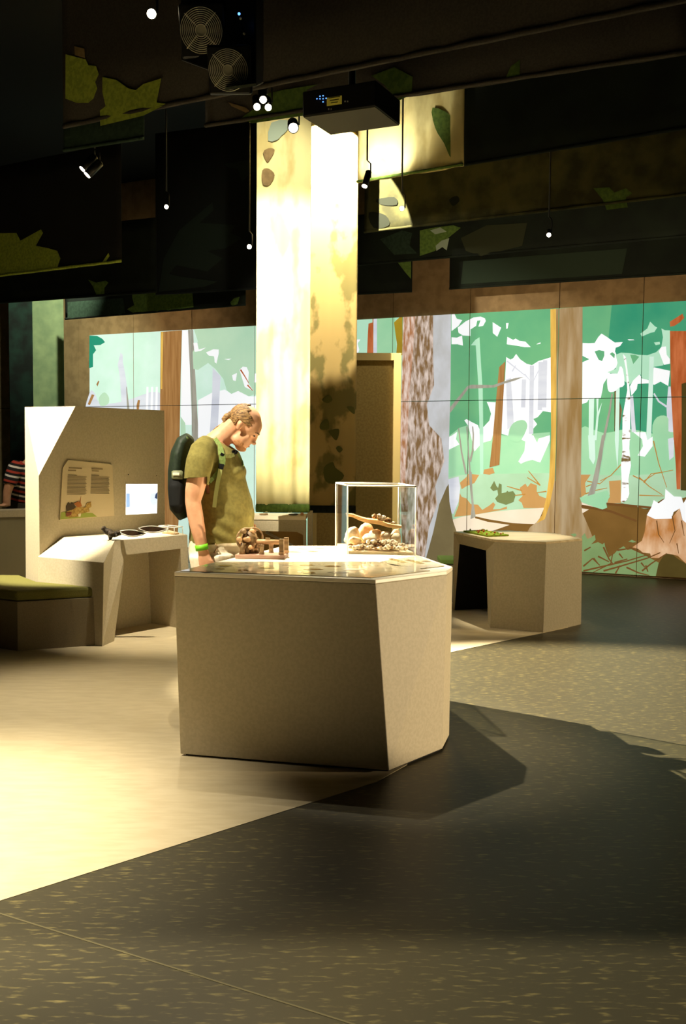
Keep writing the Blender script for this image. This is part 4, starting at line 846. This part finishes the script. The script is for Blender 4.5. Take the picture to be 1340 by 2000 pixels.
tag(prism('specimen_label', [p.lerp((q[0]+q[2])/2, .3) for p in q], [p.lerp((q[0]+q[2])/2, .3) + Vector((0, 0, 0.012)) for p in q], M_WOOD), 'thin wooden specimen inside the small acrylic box', 'specimen')
# bench of the kiosk
bq = [Vector((-1.868, 7.695, 0)), Z(35, 1272, 0), Z(-6, 1266, 0), Vector((-3.1, 7.95, 0)), Vector((-3.0, 8.42, 0)), Vector((-2.72, 8.40, 0)), Vector((-2.445, 7.985, 0))]
bn = empty('kiosk_bench', (-2.4, 7.8, 0), 'dark brown bench with olive green cushion built against the kiosk', 'bench')
bcen = sum(bq, Vector())/7
prism('body', [p + Vector((0, 0, 0.0)) for p in bq], [Vector((p.x, p.y, 0.375)) for p in bq], M_LAM_D, bn, 0.004)
prism('cushion', [p.lerp(bcen, 0.015) + Vector((0, 0, 0.378)) for p in bq], [p.lerp(bcen, 0.02) + Vector((0, 0, 0.455)) for p in bq], M_CUSH, bn, 0.018)

# grey counter behind the kiosk, with the leaning visitor
CZ = 0.92
cq = [Z(x, y, CZ) for x, y in ((-120, 1000), (13, 996.5), (90, 995))]
ct = empty('rear_counter', (-3.3, 10.3, 0), 'grey counter behind the kiosk that the striped-shirt visitor leans on', 'counter')
cf = [Vector((p.x, p.y, 0)) for p in cq]; ck = cf + [cf[2] + Vector((0, 0.30, 0)), cf[0] + Vector((0, 0.30, 0))]
prism('body', ck, [p + Vector((0, 0, CZ - 0.07)) for p in ck], mat('grey_counter', (138, 130, 104), 0.6), ct); prism('top', [p + Vector((0, -0.01 if i < 3 else 0, CZ - 0.068)) for i, p in enumerate(ck)], [p + Vector((0, -0.01 if i < 3 else 0, CZ)) for i, p in enumerate(ck)], M_LAM, ct)

# ------------------------------------------------------------------ desk and board in the middle distance
dr = empty('rear_desk', (-0.7, 9.9, 0), 'pale desk with cut-out front behind the plinth, under the tall drop', 'desk')
y0 = 9.75
def rd(px, py, y=y0): return D(px, py, y)
a, b = rd(470, 1011), rd(597.5, 1011); zt = a.z; bw = b - a
box('top_slab', ((a.x+b.x)/2, y0 + 0.22, zt - 0.0), (b.x - a.x, 0.46, 0.035), mat('bright_desk_top', (238, 224, 196), 0.5), dr)
fr = [rd(470, 1012), rd(597.5, 1012), rd(600, 1140), rd(594, 1140), rd(592, 1045), rd(580, 1039), rd(500, 1036.5), rd(490, 1140), rd(470, 1140)]
fr = [Vector((p.x, p.y, max(p.z, 0.0))) for p in fr]
bm = bmesh.new(); add_prism(bm, fr, [p + Vector((0, 0.03, 0)) for p in fr]); obj('front_panel', bm, M_LAM, dr)
box('back_panel', ((a.x+b.x)/2, y0 + 0.42, zt/2 - 0.02), (b.x - a.x - 0.02, 0.02, zt - 0.06), mat('tan_desk_back', (168, 134, 74), 0.7), dr)
p, q = rd(518, 1039, y0 + 0.2), rd(572, 1066, y0 + 0.2); tube('diagonal_brace', [p, q], 0.014, M_LAM, dr, 4)
box('side_post', rd(605, 1050) + Vector((0, 0.1, 0)) * 1 - Vector((0, 0, rd(605, 1050).z - 0.46)), (0.045, 0.24, 0.92), M_LAM, dr)
for x, r, m, lab in ((515, .045, M_WOODD, 'flat brown wooden piece on the rear desk'), (573, .05, M_BLACK, 'flat dark piece on the rear desk')):
    c = rd(x, 1004.5, y0 + 0.15); c.z = zt + 0.026
    bm = bmesh.new(); add_ell(bm, c, (r, .05, .008)); add_ell(bm, c + Vector((.02, 0, .003)), (r*.5, .03, .008)); tag(obj('flat_specimen', bm, m, None, True), lab, 'specimen')
c = rd(590, 1006, y0 + 0.1); c.z = zt + 0.036
bm = bmesh.new(); add_ell(bm, c, (.017, .017, .017)); add_ell(bm, c - Vector((0, 0, .012)), (.019, .019, .006)); tag(obj('wooden_ball', bm, mat('rosy_wood', (226, 170, 130), 0.4), None, True), 'small rosy wooden ball on the corner of the rear desk', 'specimen')
br = empty('framed_board', (0.2, 11.4, 0), 'tall framed beige board standing behind the tall fabric drops', 'board')
yb = 11.4
bl, brr = D(606, 690, yb), D(784, 690, yb); zt = brr.z; wdt = brr.x - bl.x; cx = (bl.x + brr.x)/2
M_BRD = mat('beige_felt_board', (160, 136, 78), 0.9, (148, 124, 70), (40, 40, 40)); M_FRM = mat('beige_board_frame', (196, 172, 112), 0.6)
box('panel', (cx, yb + 0.04, zt/2), (wdt - 0.10, 0.03, zt - 0.10), M_BRD, br)
for s in (-1, 1): box('frame_side', (cx + s*(wdt/2 - 0.042), yb + 0.01, zt/2), (0.084, 0.08, zt), M_FRM, br, bevel=0.004)
for z in (zt - 0.042, 0.042): box('frame_rail', (cx, yb + 0.01, z), (wdt - 0.168, 0.08, 0.084), M_FRM, br, bevel=0.004)

# ------------------------------------------------------------------ visitor
MD = 5.98
def mp_(px, py, dy=0.0): return D(px, py, MD + dy)
MPX = MD / F
M_SKIN = mat('skin', (226, 172, 134), 0.5, (216, 158, 120), (14, 14, 14), spec=0.3); M_SHIRT = mat('olive_tshirt', (128, 119, 62), 0.95, (116, 108, 55), (50, 50, 50), bump=0.1)
M_PANT = mat('cream_trousers', (242, 232, 206), 0.9, (234, 222, 194), (40, 40, 40)); M_HAIR = mat('light_brown_hair', (176, 138, 86), 0.6, (84, 58, 32), (30, 160, 190), lo=0.36, hi=0.62, bump=0.4)
def head_parts(bm, c, pitch, yaw=0.0, s=1.0):
    R = Matrix.Rotation(yaw, 3, 'Z') @ Matrix.Rotation(pitch, 3, 'Y')
    def e(p, r, rr=None):
        add_ell(bm, c + R @ (Vector(p)*s), tuple(x*s for x in r), (R @ rr) if rr is not None else R, 24, 16)
    e((-.006, 0, .043), (.097, .078, .088)); e((.035, 0, .03), (.072, .070, .075)); e((.045, 0, -.045), (.058, .058, .070)); e((.062, 0, -.090), (.036, .040, .030))
    e((.030, 0, -.075), (.055, .056, .038)); e((.088, 0, .022), (.020, .048, .014)); e((.103, 0, -.012), (.014, .012, .030)); e((.116, 0, -.033), (.015, .015, .012)); e((.108, .012, -.036), (.010, .009, .008)); e((.108, -.012, -.036), (.010, .009, .008))
    e((.094, 0, -.062), (.014, .024, .007)); e((.091, 0, -.074), (.014, .022, .007)); e((.086, 0, -.100), (.018, .022, .016))
    for sgn in (-1, 1):
        e((.062, sgn*.030, -.030), (.030, .026, .030)); e((-.006, sgn*.078, -.004), (.018, .007, .029), Matrix.Rotation(-0.2, 3, 'Y')); e((-.010, sgn*.084, .004), (.013, .005, .019), Matrix.Rotation(-0.2, 3, 'Y'))
        e((.090, sgn*.030, .004), (.010, .013, .008))
    return R
def face_bits(body, c, R, s, hair_m):
    for sgn in (-1, 1):
        ell('eye', c + R @ (Vector((.0925, sgn*.031, .003))*s), (.008*s, .011*s, .006*s), mat('eye_dark', (60, 46, 34), 0.2), body, R, 10, 8)
        tube('eyebrow', [c + R @ (Vector(p)*s) for p in ((.108, sgn*.012, .022), (.104, sgn*.034, .028), (.090, sgn*.052, .022))], [.003, .0045, .0025], hair_m, body, 6)
    tube('lips', [c + R @ (Vector(p)*s) for p in ((.094, -.022, -.068), (.1055, -.008, -.0675), (.1055, .008, -.0675), (.094, .022, -.068))], [.002, .004, .004, .002], mat('lip_skin', (196, 128, 104), 0.5), body, 6)
HC = mp_(470.5, 833) ; PIT = math.radians(38)
Rh = Matrix.Rotation(PIT, 3, 'Y'); HS = 1.02
HC = HC - Rh @ (Vector((-.004, 0, -.004))*HS)
bm = bmesh.new(); head_parts(bm, HC, PIT, 0, HS)
# neck, trunk, arms, legs
add_tube(bm, [mp_(412, 880), mp_(424, 862), mp_(440, 848), mp_(452, 836), mp_(460, 828)], [.085, .070, .064, .064, .062], 16, True, [.09, .068, .060, .058, .056])
add_tube(bm, [mp_(x, y) for x, y in ((418, 866), (420, 890), (423, 930), (428, 970), (431, 1005), (430, 1035), (424, 1065), (420, 1090))], [.06, .13, .165, .175, .185, .18, .165, .14], 20, True, [.12, .17, .17, .17, .175, .175, .17, .16])
ARM = [(397, 876), (391, 900), (386, 930), (380, 960), (377, 980), (381, 1005), (388, 1040), (394, 1066), (397, 1078)]
ad = [-.20, -.235, -.245, -.25, -.25, -.255, -.26, -.265, -.265]
add_tube(bm, [mp_(x, y, d) for (x, y), d in zip(ARM, ad)], [.07, .066, .062, .055, .046, .047, .041, .033, .030], 14, True, [.06, .058, .056, .05, .044, .044, .038, .027, .024])
add_ell(bm, mp_(376, 977, -.25), (.02, .022, .024))
# right hand
hw = mp_(397, 1078, -.265)
def hp(dx, dyy, dz_): return hw + Vector((dx, dyy, dz_))
add_tube(bm, [hp(0, 0, .01), hp(.006, 0, -.03), hp(.014, 0, -.065), hp(.018, 0, -.09)], [.029, .038, .042, .038], 12, True, [.020, .018, .016, .013])
for k, (ox, ln) in enumerate(((.045, .070), (.026, .080), (.006, .076), (-.012, .060))):
    add_tube(bm, [hp(ox*.8 + .004, 0, -.082), hp(ox + .006, .004, -.082 - ln*.4), hp(ox + .010, .016, -.082 - ln*.75), hp(ox + .012, .030, -.082 - ln)], [.0095, .009, .0082, .0065], 8)
add_tube(bm, [hp(.022, -.004, -.025), hp(.050, -.006, -.052), hp(.062, -.002, -.080), hp(.064, .006, -.102)], [.013, .012, .010, .0075], 8)
# left arm on the far side
add_tube(bm, [mp_(400, 878, .2), mp_(398, 930, .24), mp_(410, 980, .25), mp_(450, 1000, .22), mp_(470, 1020, .19)], [.066, .058, .048, .042, .032], 12)
lh = mp_(474, 1026, .19)
add_ell(bm, lh, (.045, .016, .036)); 
for k in range(4): add_tube(bm, [lh + Vector((.03, -.01 + .002*k, .020 - .014*k)), lh + Vector((.065, -.012, .012 - .014*k)), lh + Vector((.085, -.02, -.004 - .014*k))], [.009, .0085, .0065], 8)
add_tube(bm, [lh + Vector((0, 0, .03)), lh + Vector((.03, -.01, .05)), lh + Vector((.05, -.01, .052))], [.012, .010, .007], 8)
# legs
gx = mp_(420, 1090)
for s in (-1, 1):
    add_tube(bm, [gx + Vector((0, s*.09, .02)), Vector((gx.x + .01, MD + s*.10, .70)), Vector((gx.x + .015, MD + s*.11, .50)), Vector((gx.x - .01, MD + s*.11, .36)), Vector((gx.x - .02, MD + s*.115, .10))], [.125, .095, .066, .062, .042], 14)
man = remeshed('person', bm, 0.0062, M_SKIN, None, 5)
tag(man, 'man in olive t-shirt with backpack and green wristband bowing over the plinth', 'person')
face_bits(man, HC, Rh, HS, M_HAIR)
# t-shirt
bm = bmesh.new()
add_tube(bm, [mp_(x, y) for x, y in ((424, 858), (421, 868), (421, 890), (423.5, 915), (425.5, 940), (428, 962), (431, 985), (433, 1005), (432, 1025), (428, 1045), (422, 1068))],
         [.085, .125, .148, .165, .168, .178, .192, .197, .195, .182, .165], 24, True, [.075, .14, .20, .20, .195, .195, .20, .205, .205, .20, .195])
add_ell(bm, mp_(464, 922, 0), (.052, .15, .055))
for s, d0 in ((-1, 0), (1, 0)):
    add_tube(bm, [mp_(404, 868, s*.13), mp_(396, 880, s*.20), mp_(390, 902, s*.238), mp_(386, 922, s*.248), mp_(384, 946, s*.252)], [.060, .075, .079, .076, .074], 16, True, [.06, .068, .072, .070, .068])
sh = remeshed('t_shirt', bm, 0.0075, M_SHIRT, None, 6)
b2 = bmesh.new(); b2.from_mesh(sh.data)
for f in [f for f in b2.faces if f.calc_center_median().z < mp_(420, 1058).z]: f.tag = True
bmesh.ops.bisect_plane(b2, geom=b2.verts[:] + b2.edges[:] + b2.faces[:], plane_co=mp_(420, 1057.5), plane_no=Vector((-.06, 0, 1)), clear_inner=True)
# sleeve openings
sl = mp_(385, 931, 0); slz = sl.z
ax = Vector((-.08, 0, 1)).normalized()
def in_sleeve(v): return abs(v.y - MD) > 0.184 and v.x < mp_(406, 930, -.25).x
fs = [f for f in b2.faces if in_sleeve(f.calc_center_median())]
geo = list(set([v for f in fs for v in f.verts])) + list(set([e for f in fs for e in f.edges])) + fs
bmesh.ops.bisect_plane(b2, geom=geo, plane_co=sl, plane_no=ax)
bmesh.ops.delete(b2, geom=[f for f in b2.faces if in_sleeve(f.calc_center_median()) and (f.calc_center_median() - sl).dot(ax) < 0 and f.calc_center_median().z > slz - 0.09], context='FACES')
# neck opening
nc = mp_(437, 855); nn = (Vector((0.52, 0, 0.85))).normalized()
bmesh.ops.bisect_plane(b2, geom=b2.verts[:] + b2.edges[:] + b2.faces[:], plane_co=mp_(432, 862), plane_no=nn, clear_outer=True)
# cloth folds
for v in b2.verts:
    q = v.co; n = v.normal
    v.co += n * (0.006*math.sin(q.z*70 + q.x*40 + math.sin(q.y*9)*2) * max(0, min(1, (1.28 - q.z)*4)) * (0.6 + 0.4*math.sin(q.x*17 + 1)))
b2.to_mesh(sh.data); b2.free()
for p in sh.data.polygons: p.use_smooth = True
so = sh.modifiers.new('thick', 'SOLIDIFY'); so.thickness = 0.004; so.offset = -1
sh.parent = man
# trousers
bm = bmesh.new()
add_tube(bm, [mp_(425, 1046), mp_(424, 1060), mp_(421, 1080), mp_(419, 1100)], [.168, .170, .165, .150], 20, True, [.185, .190, .190, .185])
for s in (-1, 1):
    add_tube(bm, [gx + Vector((0, s*.095, .03)), Vector((gx.x + .01, MD + s*.105, .70)), Vector((gx.x + .015, MD + s*.115, .48)), Vector((gx.x - .01, MD + s*.115, .30)), Vector((gx.x - .015, MD + s*.115, .07))], [.145, .115, .092, .088, .084], 16)
tr = remeshed('trousers', bm, 0.011, M_PANT, None, 5); tr.parent = man
for s in (-1, 1):
    bm = bmesh.new(); c = Vector((gx.x + .03, MD + s*.115, .035)); add_ell(bm, c + Vector((.06, 0, 0)), (.11, .045, .034)); add_ell(bm, c + Vector((-.05, 0, .015)), (.06, .042, .05)); add_box(bm, c + Vector((.02, 0, -.022)), (.26, .085, .026))
    o = remeshed('shoe', bm, 0.009, mat('brown_shoe', (70, 54, 40), 0.6), None, 3); o.parent = man
# hair: fringe round the back of the head and ponytail
bm = bmesh.new()
bmesh.ops.create_uvsphere(bm, u_segments=90, v_segments=64, radius=1.0)
for v in bm.verts: v.co = Vector((-.006 + v.co.x*.100, v.co.y*.0805, .044 + v.co.z*.0905))
def hairy(c):
    j = 0.010*math.sin(c.z*160 + c.y*60) + 0.006*math.sin(c.z*310)
    return (c.x < 0.046 - max(0.0, c.z - 0.060)*1.3 + j and c.z > -0.045 + max(0.0, c.x + 0.035)*1.0 + 0.3*abs(j)
            and not (abs(c.y) > .05 and c.z < 0.024 and -0.028 < c.x))
kill = [v for v in bm.verts if not hairy(v.co)]
bmesh.ops.delete(bm, geom=kill, context='VERTS')
for v in bm.verts: v.co = HC + Rh @ (v.co * HS * (1 + 0.006*math.sin(v.co.z*420 + v.co.x*50)))
hr = obj('hair', bm, M_HAIR, None, True); s_ = hr.modifiers.new('t', 'SOLIDIFY'); s_.thickness = 0.003; s_.offset = 0; hr.parent = man
bm = bmesh.new()
add_tube(bm, [mp_(458, 812, -.02), mp_(450, 811, -.02), mp_(443, 814, -.02), mp_(439, 819, -.02), mp_(441, 826, -.02), mp_(434, 832, -.01), mp_(424, 837, -.01), mp_(416, 841, -.01)], [.022, .020, .021, .020, .017, .016, .012, .004], 12)
add_torus(bm, mp_(449, 812, -.02), .021, .006, (1, 0, .1), 20, 6)
o = obj('ponytail', bm, M_HAIR, None, True); o.parent = man
bm = bmesh.new(); bd = mat('beard_brown', (190, 138, 92), 0.8, (166, 112, 68), (160, 160, 160), bump=0.4)
for p, r in (((.066, 0, -.098), (.034, .044, .026)), ((.046, -.042, -.082), (.034, .014, .024)), ((.046, .042, -.082), (.034, .014, .024)), ((.088, 0, -.098), (.017, .023, .016)), ((.0925, 0, -.052), (.0125, .024, .0055))):
    add_ell(bm, HC + Rh @ (Vector(p)*HS), tuple(x*HS*1.03 for x in r), Rh)
o = remeshed('beard', bm, 0.004, bd, None, 2); o.parent = man
bm = bmesh.new(); add_tube(bm, [mp_(393, 1063.5, -.265), mp_(395.2, 1074.5, -.265)], [.0385, .0375], 18, True, [.032, .031]); o = obj('wristband', bm, mat('green_wristband', (120, 205, 40), 0.5), None, True); o.parent = man; o['label'] = 'bright green paper wristband'
tube('pocket_flap', [mp_(420, 1062, -.20), mp_(425, 1068, -.205), mp_(418, 1080, -.20)], .004, M_WOODD, None, 6).parent = man
# backpack, worn: body, pocket, straps laid on the shirt
bp = empty('backpack', mp_(352, 1010), 'dark green backpack with pale pocket tag on the back of the man', 'backpack')
bm = bmesh.new()
add_tube(bm, [mp_(372, 852), mp_(362, 862), mp_(355, 885), mp_(350.5, 920), mp_(350, 955), mp_(352, 990), mp_(362, 1012)], [.03, .050, .062, .065, .064, .060, .035], 16, True, [.08, .13, .15, .155, .155, .15, .11])
o = remeshed('pack_body', bm, 0.009, mat('dark_green_nylon', (38, 50, 34), 0.6, (30, 40, 28), (60, 60, 60)), None, 4); 
def under(o, p):
    o.parent = p; o.matrix_parent_inverse = Matrix.Translation(p.location).inverted()
under(o, bp)
bm = bmesh.new(); add_tube(bm, [mp_(347, 935, -.12), mp_(346, 950, -.13), mp_(347, 985, -.13), mp_(352, 998, -.11)], [.045, .052, .05, .035], 14, True, [.05, .055, .055, .04]); under(remeshed('side_pocket', bm, 0.008, mat('black_mesh_pocket', (14, 16, 15), 0.8), None, 3), bp)
bm = bmesh.new(); add_tube(bm, [mp_(346.5, 919, -.165), mp_(346.5, 921, -.165), mp_(346.5, 934, -.165), mp_(346.5, 936, -.165)], [.024, .034, .034, .030], 14, True, [.010, .018, .018, .012]); under(obj('bottle_cap', bm, mat('grey_green_cap', (120, 124, 92), 0.5), None, True), bp)
bm = bmesh.new(); add_box(bm, mp_(344, 926, -.186), (.040, .004, .017)); under(obj('pocket_tag', bm, mat('cream_tag', (244, 226, 196), 0.6), None, bevel=.002), bp)
bm = bmesh.new(); add_tube(bm, [mp_(337, 905, -.10), mp_(343, 888, -.12), mp_(352, 870, -.11), mp_(366, 855, -.08)], .012, 8); under(obj('zip_piping', bm, mat('mid_green_nylon', (92, 108, 58), 0.6), None, True), bp)
dg = bpy.context.evaluated_depsgraph_get()
bt_ = BVHTree.FromPolygons([v.co.copy() for v in sh.data.vertices], [tuple(p.vertices) for p in sh.data.polygons])
def strap(name, pts, wpx, m, lift=0.007, w2=None):
    n = len(pts); P_ = []
    for x, y in pts:
        r = ray(x, y).normalized(); h = bt_.ray_cast(CO, r)
        P_.append((h[0] - r*lift) if h[0] is not None else (P_[-1] if P_ else mp_(x, y, -.15)))
    bm = bmesh.new(); vs = []
    for i, p in enumerate(P_):
        t = (P_[min(i+1, n-1)] - P_[max(i-1, 0)]).normalized(); v = (CO - p).normalized(); s = t.cross(v).normalized() * (wpx*MPX/2)
        nv = s.cross(t).normalized()
        if nv.dot(v) < 0: nv = -nv
        vs.append([bm.verts.new(q) for q in (p + s + nv*.002, p - s + nv*.002, p - s - nv*.006, p + s - nv*.006)])
    for i in range(n - 1):
        for j in range(4): bm.faces.new([vs[i][j], vs[i][(j+1) % 4], vs[i+1][(j+1) % 4], vs[i+1][j]])
    bm.faces.new(vs[0]); bm.faces.new(vs[-1])
    o = obj(name, bm, m, None); under(o, bp); return o
M_STR = mat('green_webbing', (112, 130, 66), 0.8, (98, 116, 56), (90, 90, 90)); M_STR2 = mat('pale_green_webbing', (160, 166, 102), 0.8)
strap('shoulder_strap', [(418, 858), (424, 866), (429, 876), (432, 887), (434, 898), (433, 908)], 13, M_STR)
strap('strap_tail', [(431, 913), (428, 930), (424, 950), (421, 970), (418.5, 991)], 7.5, M_STR2, 0.012)
strap('lower_strap', [(430, 912), (424, 924), (416, 934), (409, 942)], 7, M_STR)
strap('chest_strap', [(436, 889), (443, 891), (450, 891), (457, 888)], 7, M_STR2, 0.010)
strap('buckle', [(433, 906), (432, 911), (431, 916)], 10, M_BLACK, 0.014); strap('buckle', [(455, 884), (459, 883), (463, 885)], 9, M_BLACK, 0.013); strap('buckle', [(431, 886), (435, 888), (438, 889)], 5, M_BLACK, 0.013)
strap('shoulder_strap', [(463, 886), (468, 893), (472, 902), (474, 910)], 6, M_STR, 0.008)

# ------------------------------------------------------------------ second visitor leaning on the rear counter
SD = 10.25
def sp_(px, py, dy=0.0): return D(px, py, SD + dy)
HC2 = sp_(72, 888, .12); bm = bmesh.new(); head_parts(bm, HC2, math.radians(30), 0.3, 1.0)
add_tube(bm, [sp_(52, 912, .1), sp_(62, 900, .12), sp_(69, 892, .12)], [.07, .058, .055], 12)
add_tube(bm, [sp_(50, 908, .12), sp_(48, 920, .12), sp_(45, 945, .14), sp_(42, 970, .16), sp_(40, 990, .18), Vector((sp_(40, 990).x, SD + .2, .78))], [.07, .12, .135, .13, .135, .12], 16, True, [.08, .17, .17, .165, .17, .15])
sa_ = [sp_(30, 912, -.04), sp_(24, 928, -.10), sp_(18, 948, -.14), sp_(14, 962, -.15), sp_(13, 978, -.15), sp_(14, 989, -.15)]
add_tube(bm, sa_, [.062, .058, .05, .042, .040, .034], 12)
ha = sp_(13, 990.5, -.15); ha.z = CZ + 0.022
add_ell(bm, ha + Vector((-.02, -.01, 0)), (.045, .036, .018))
for k in range(4): add_tube(bm, [ha + Vector((-.05, -.032 + .018*k, .002)), ha + Vector((-.085, -.036 + .019*k, .004)), ha + Vector((-.115 + .006*abs(k-1), -.036 + .019*k, -.008))], [.010, .009, .007], 8)
add_tube(bm, [ha + Vector((0, -.03, 0)), ha + Vector((-.03, -.06, 0)), ha + Vector((-.055, -.066, -.006))], [.012, .010, .007], 8)
add_tube(bm, [sp_(64, 915, .26), sp_(76, 950, .28), sp_(82, 985, .22)], [.058, .045, .034], 12); add_ell(bm, sp_(83, 990, .2), (.05, .035, .02))
for s in (-1, 1):
    x0 = sp_(40, 990).x
    add_tube(bm, [Vector((x0, SD + .2 + s*.09, .82)), Vector((x0 + .02, SD + .22 + s*.1, .45)), Vector((x0, SD + .24 + s*.1, .08))], [.11, .07, .045], 12); add_ell(bm, Vector((x0 + .06, SD + .24 + s*.1, .04)), (.12, .045, .04))
p2 = tag(remeshed('person', bm, 0.009, M_SKIN, None, 4), 'person in red, white and black striped shirt leaning on the rear counter', 'person')
face_bits(p2, HC2, Matrix.Rotation(.3, 3, 'Z') @ Matrix.Rotation(math.radians(30), 3, 'Y'), 1.0, M_HAIR)
def stripe_mat():
    m = bpy.data.materials.new('striped_jersey'); m.use_nodes = True; N = m.node_tree.nodes; L = m.node_tree.links; b = N['Principled BSDF']; b.inputs['Roughness'].default_value = 0.9
    tc = N.new('ShaderNodeTexCoord'); sx = N.new('ShaderNodeSeparateXYZ'); L.new(tc.outputs['Object'], sx.inputs[0])
    ad = N.new('ShaderNodeMath'); ad.operation = 'MULTIPLY_ADD'; ad.inputs[1].default_value = 0.25; L.new(sx.outputs[0], ad.inputs[0]); L.new(sx.outputs[2], ad.inputs[2])
    mu = N.new('ShaderNodeMath'); mu.operation = 'MULTIPLY'; mu.inputs[1].default_value = 1/0.098; L.new(ad.outputs[0], mu.inputs[0])
    fr_ = N.new('ShaderNodeMath'); fr_.operation = 'FRACT'; L.new(mu.outputs[0], fr_.inputs[0])
    r = N.new('ShaderNodeValToRGB'); r.color_ramp.interpolation = 'CONSTANT'; e = r.color_ramp.elements
    e[0].position = 0; e[0].color = lin((236, 226, 214)); e[1].position = 0.20; e[1].color = lin((24, 20, 20))
    for p, c in ((0.45, (178, 60, 40)), (0.68, (24, 20, 20))): k = e.new(p); k.color = lin(c)
    L.new(fr_.outputs[0], r.inputs[0]); L.new(r.outputs[0], b.inputs['Base Color']); return m
bm = bmesh.new()
add_tube(bm, [sp_(54, 906, .12), sp_(49, 918, .12), sp_(45, 945, .14), sp_(42, 962, .16), sp_(41, 976, .17)], [.085, .135, .15, .147, .15], 18, True, [.09, .185, .185, .18, .18])
add_tube(bm, [sp_(36, 908, 0), sp_(30, 914, -.04), sp_(24, 928, -.10), sp_(18.5, 947, -.14)], [.07, .078, .074, .068], 14); add_tube(bm, [sp_(58, 910, .2), sp_(64, 918, .26), sp_(74, 944, .28)], [.08, .075, .06], 12)
o = remeshed('striped_shirt', bm, 0.010, stripe_mat(), None, 4); o.parent = p2
bm = bmesh.new(); add_tube(bm, [sp_(41, 974, .17), sp_(40, 990, .18), Vector((sp_(40, 990).x, SD + .2, .78))], [.147, .15, .14], 16, True, [.18, .185, .17])
for s in (-1, 1): add_tube(bm, [Vector((x0, SD + .2 + s*.09, .84)), Vector((x0 + .02, SD + .22 + s*.1, .45)), Vector((x0, SD + .24 + s*.1, .09))], [.13, .09, .075], 12)
o = remeshed('trousers', bm, 0.012, mat('dark_grey_trousers', (70, 64, 54), 0.9), None, 4); o.parent = p2
bm = bmesh.new(); bmesh.ops.create_uvsphere(bm, u_segments=24, v_segments=16, radius=1.0); R2 = Matrix.Rotation(.3, 3, 'Z') @ Matrix.Rotation(math.radians(30), 3, 'Y')
for v in bm.verts: v.co = Vector((-.016 + v.co.x*.115, v.co.y*.088, .05 + v.co.z*.1))
bmesh.ops.delete(bm, geom=[v for v in bm.verts if v.co.z < 0.02 and v.co.x > -0.05 or v.co.x > 0.06 and v.co.z < 0.09], context='VERTS')
for v in bm.verts: v.co = HC2 + R2 @ v.co
o = obj('hair', bm, M_HAIR, None, True); o.parent = p2
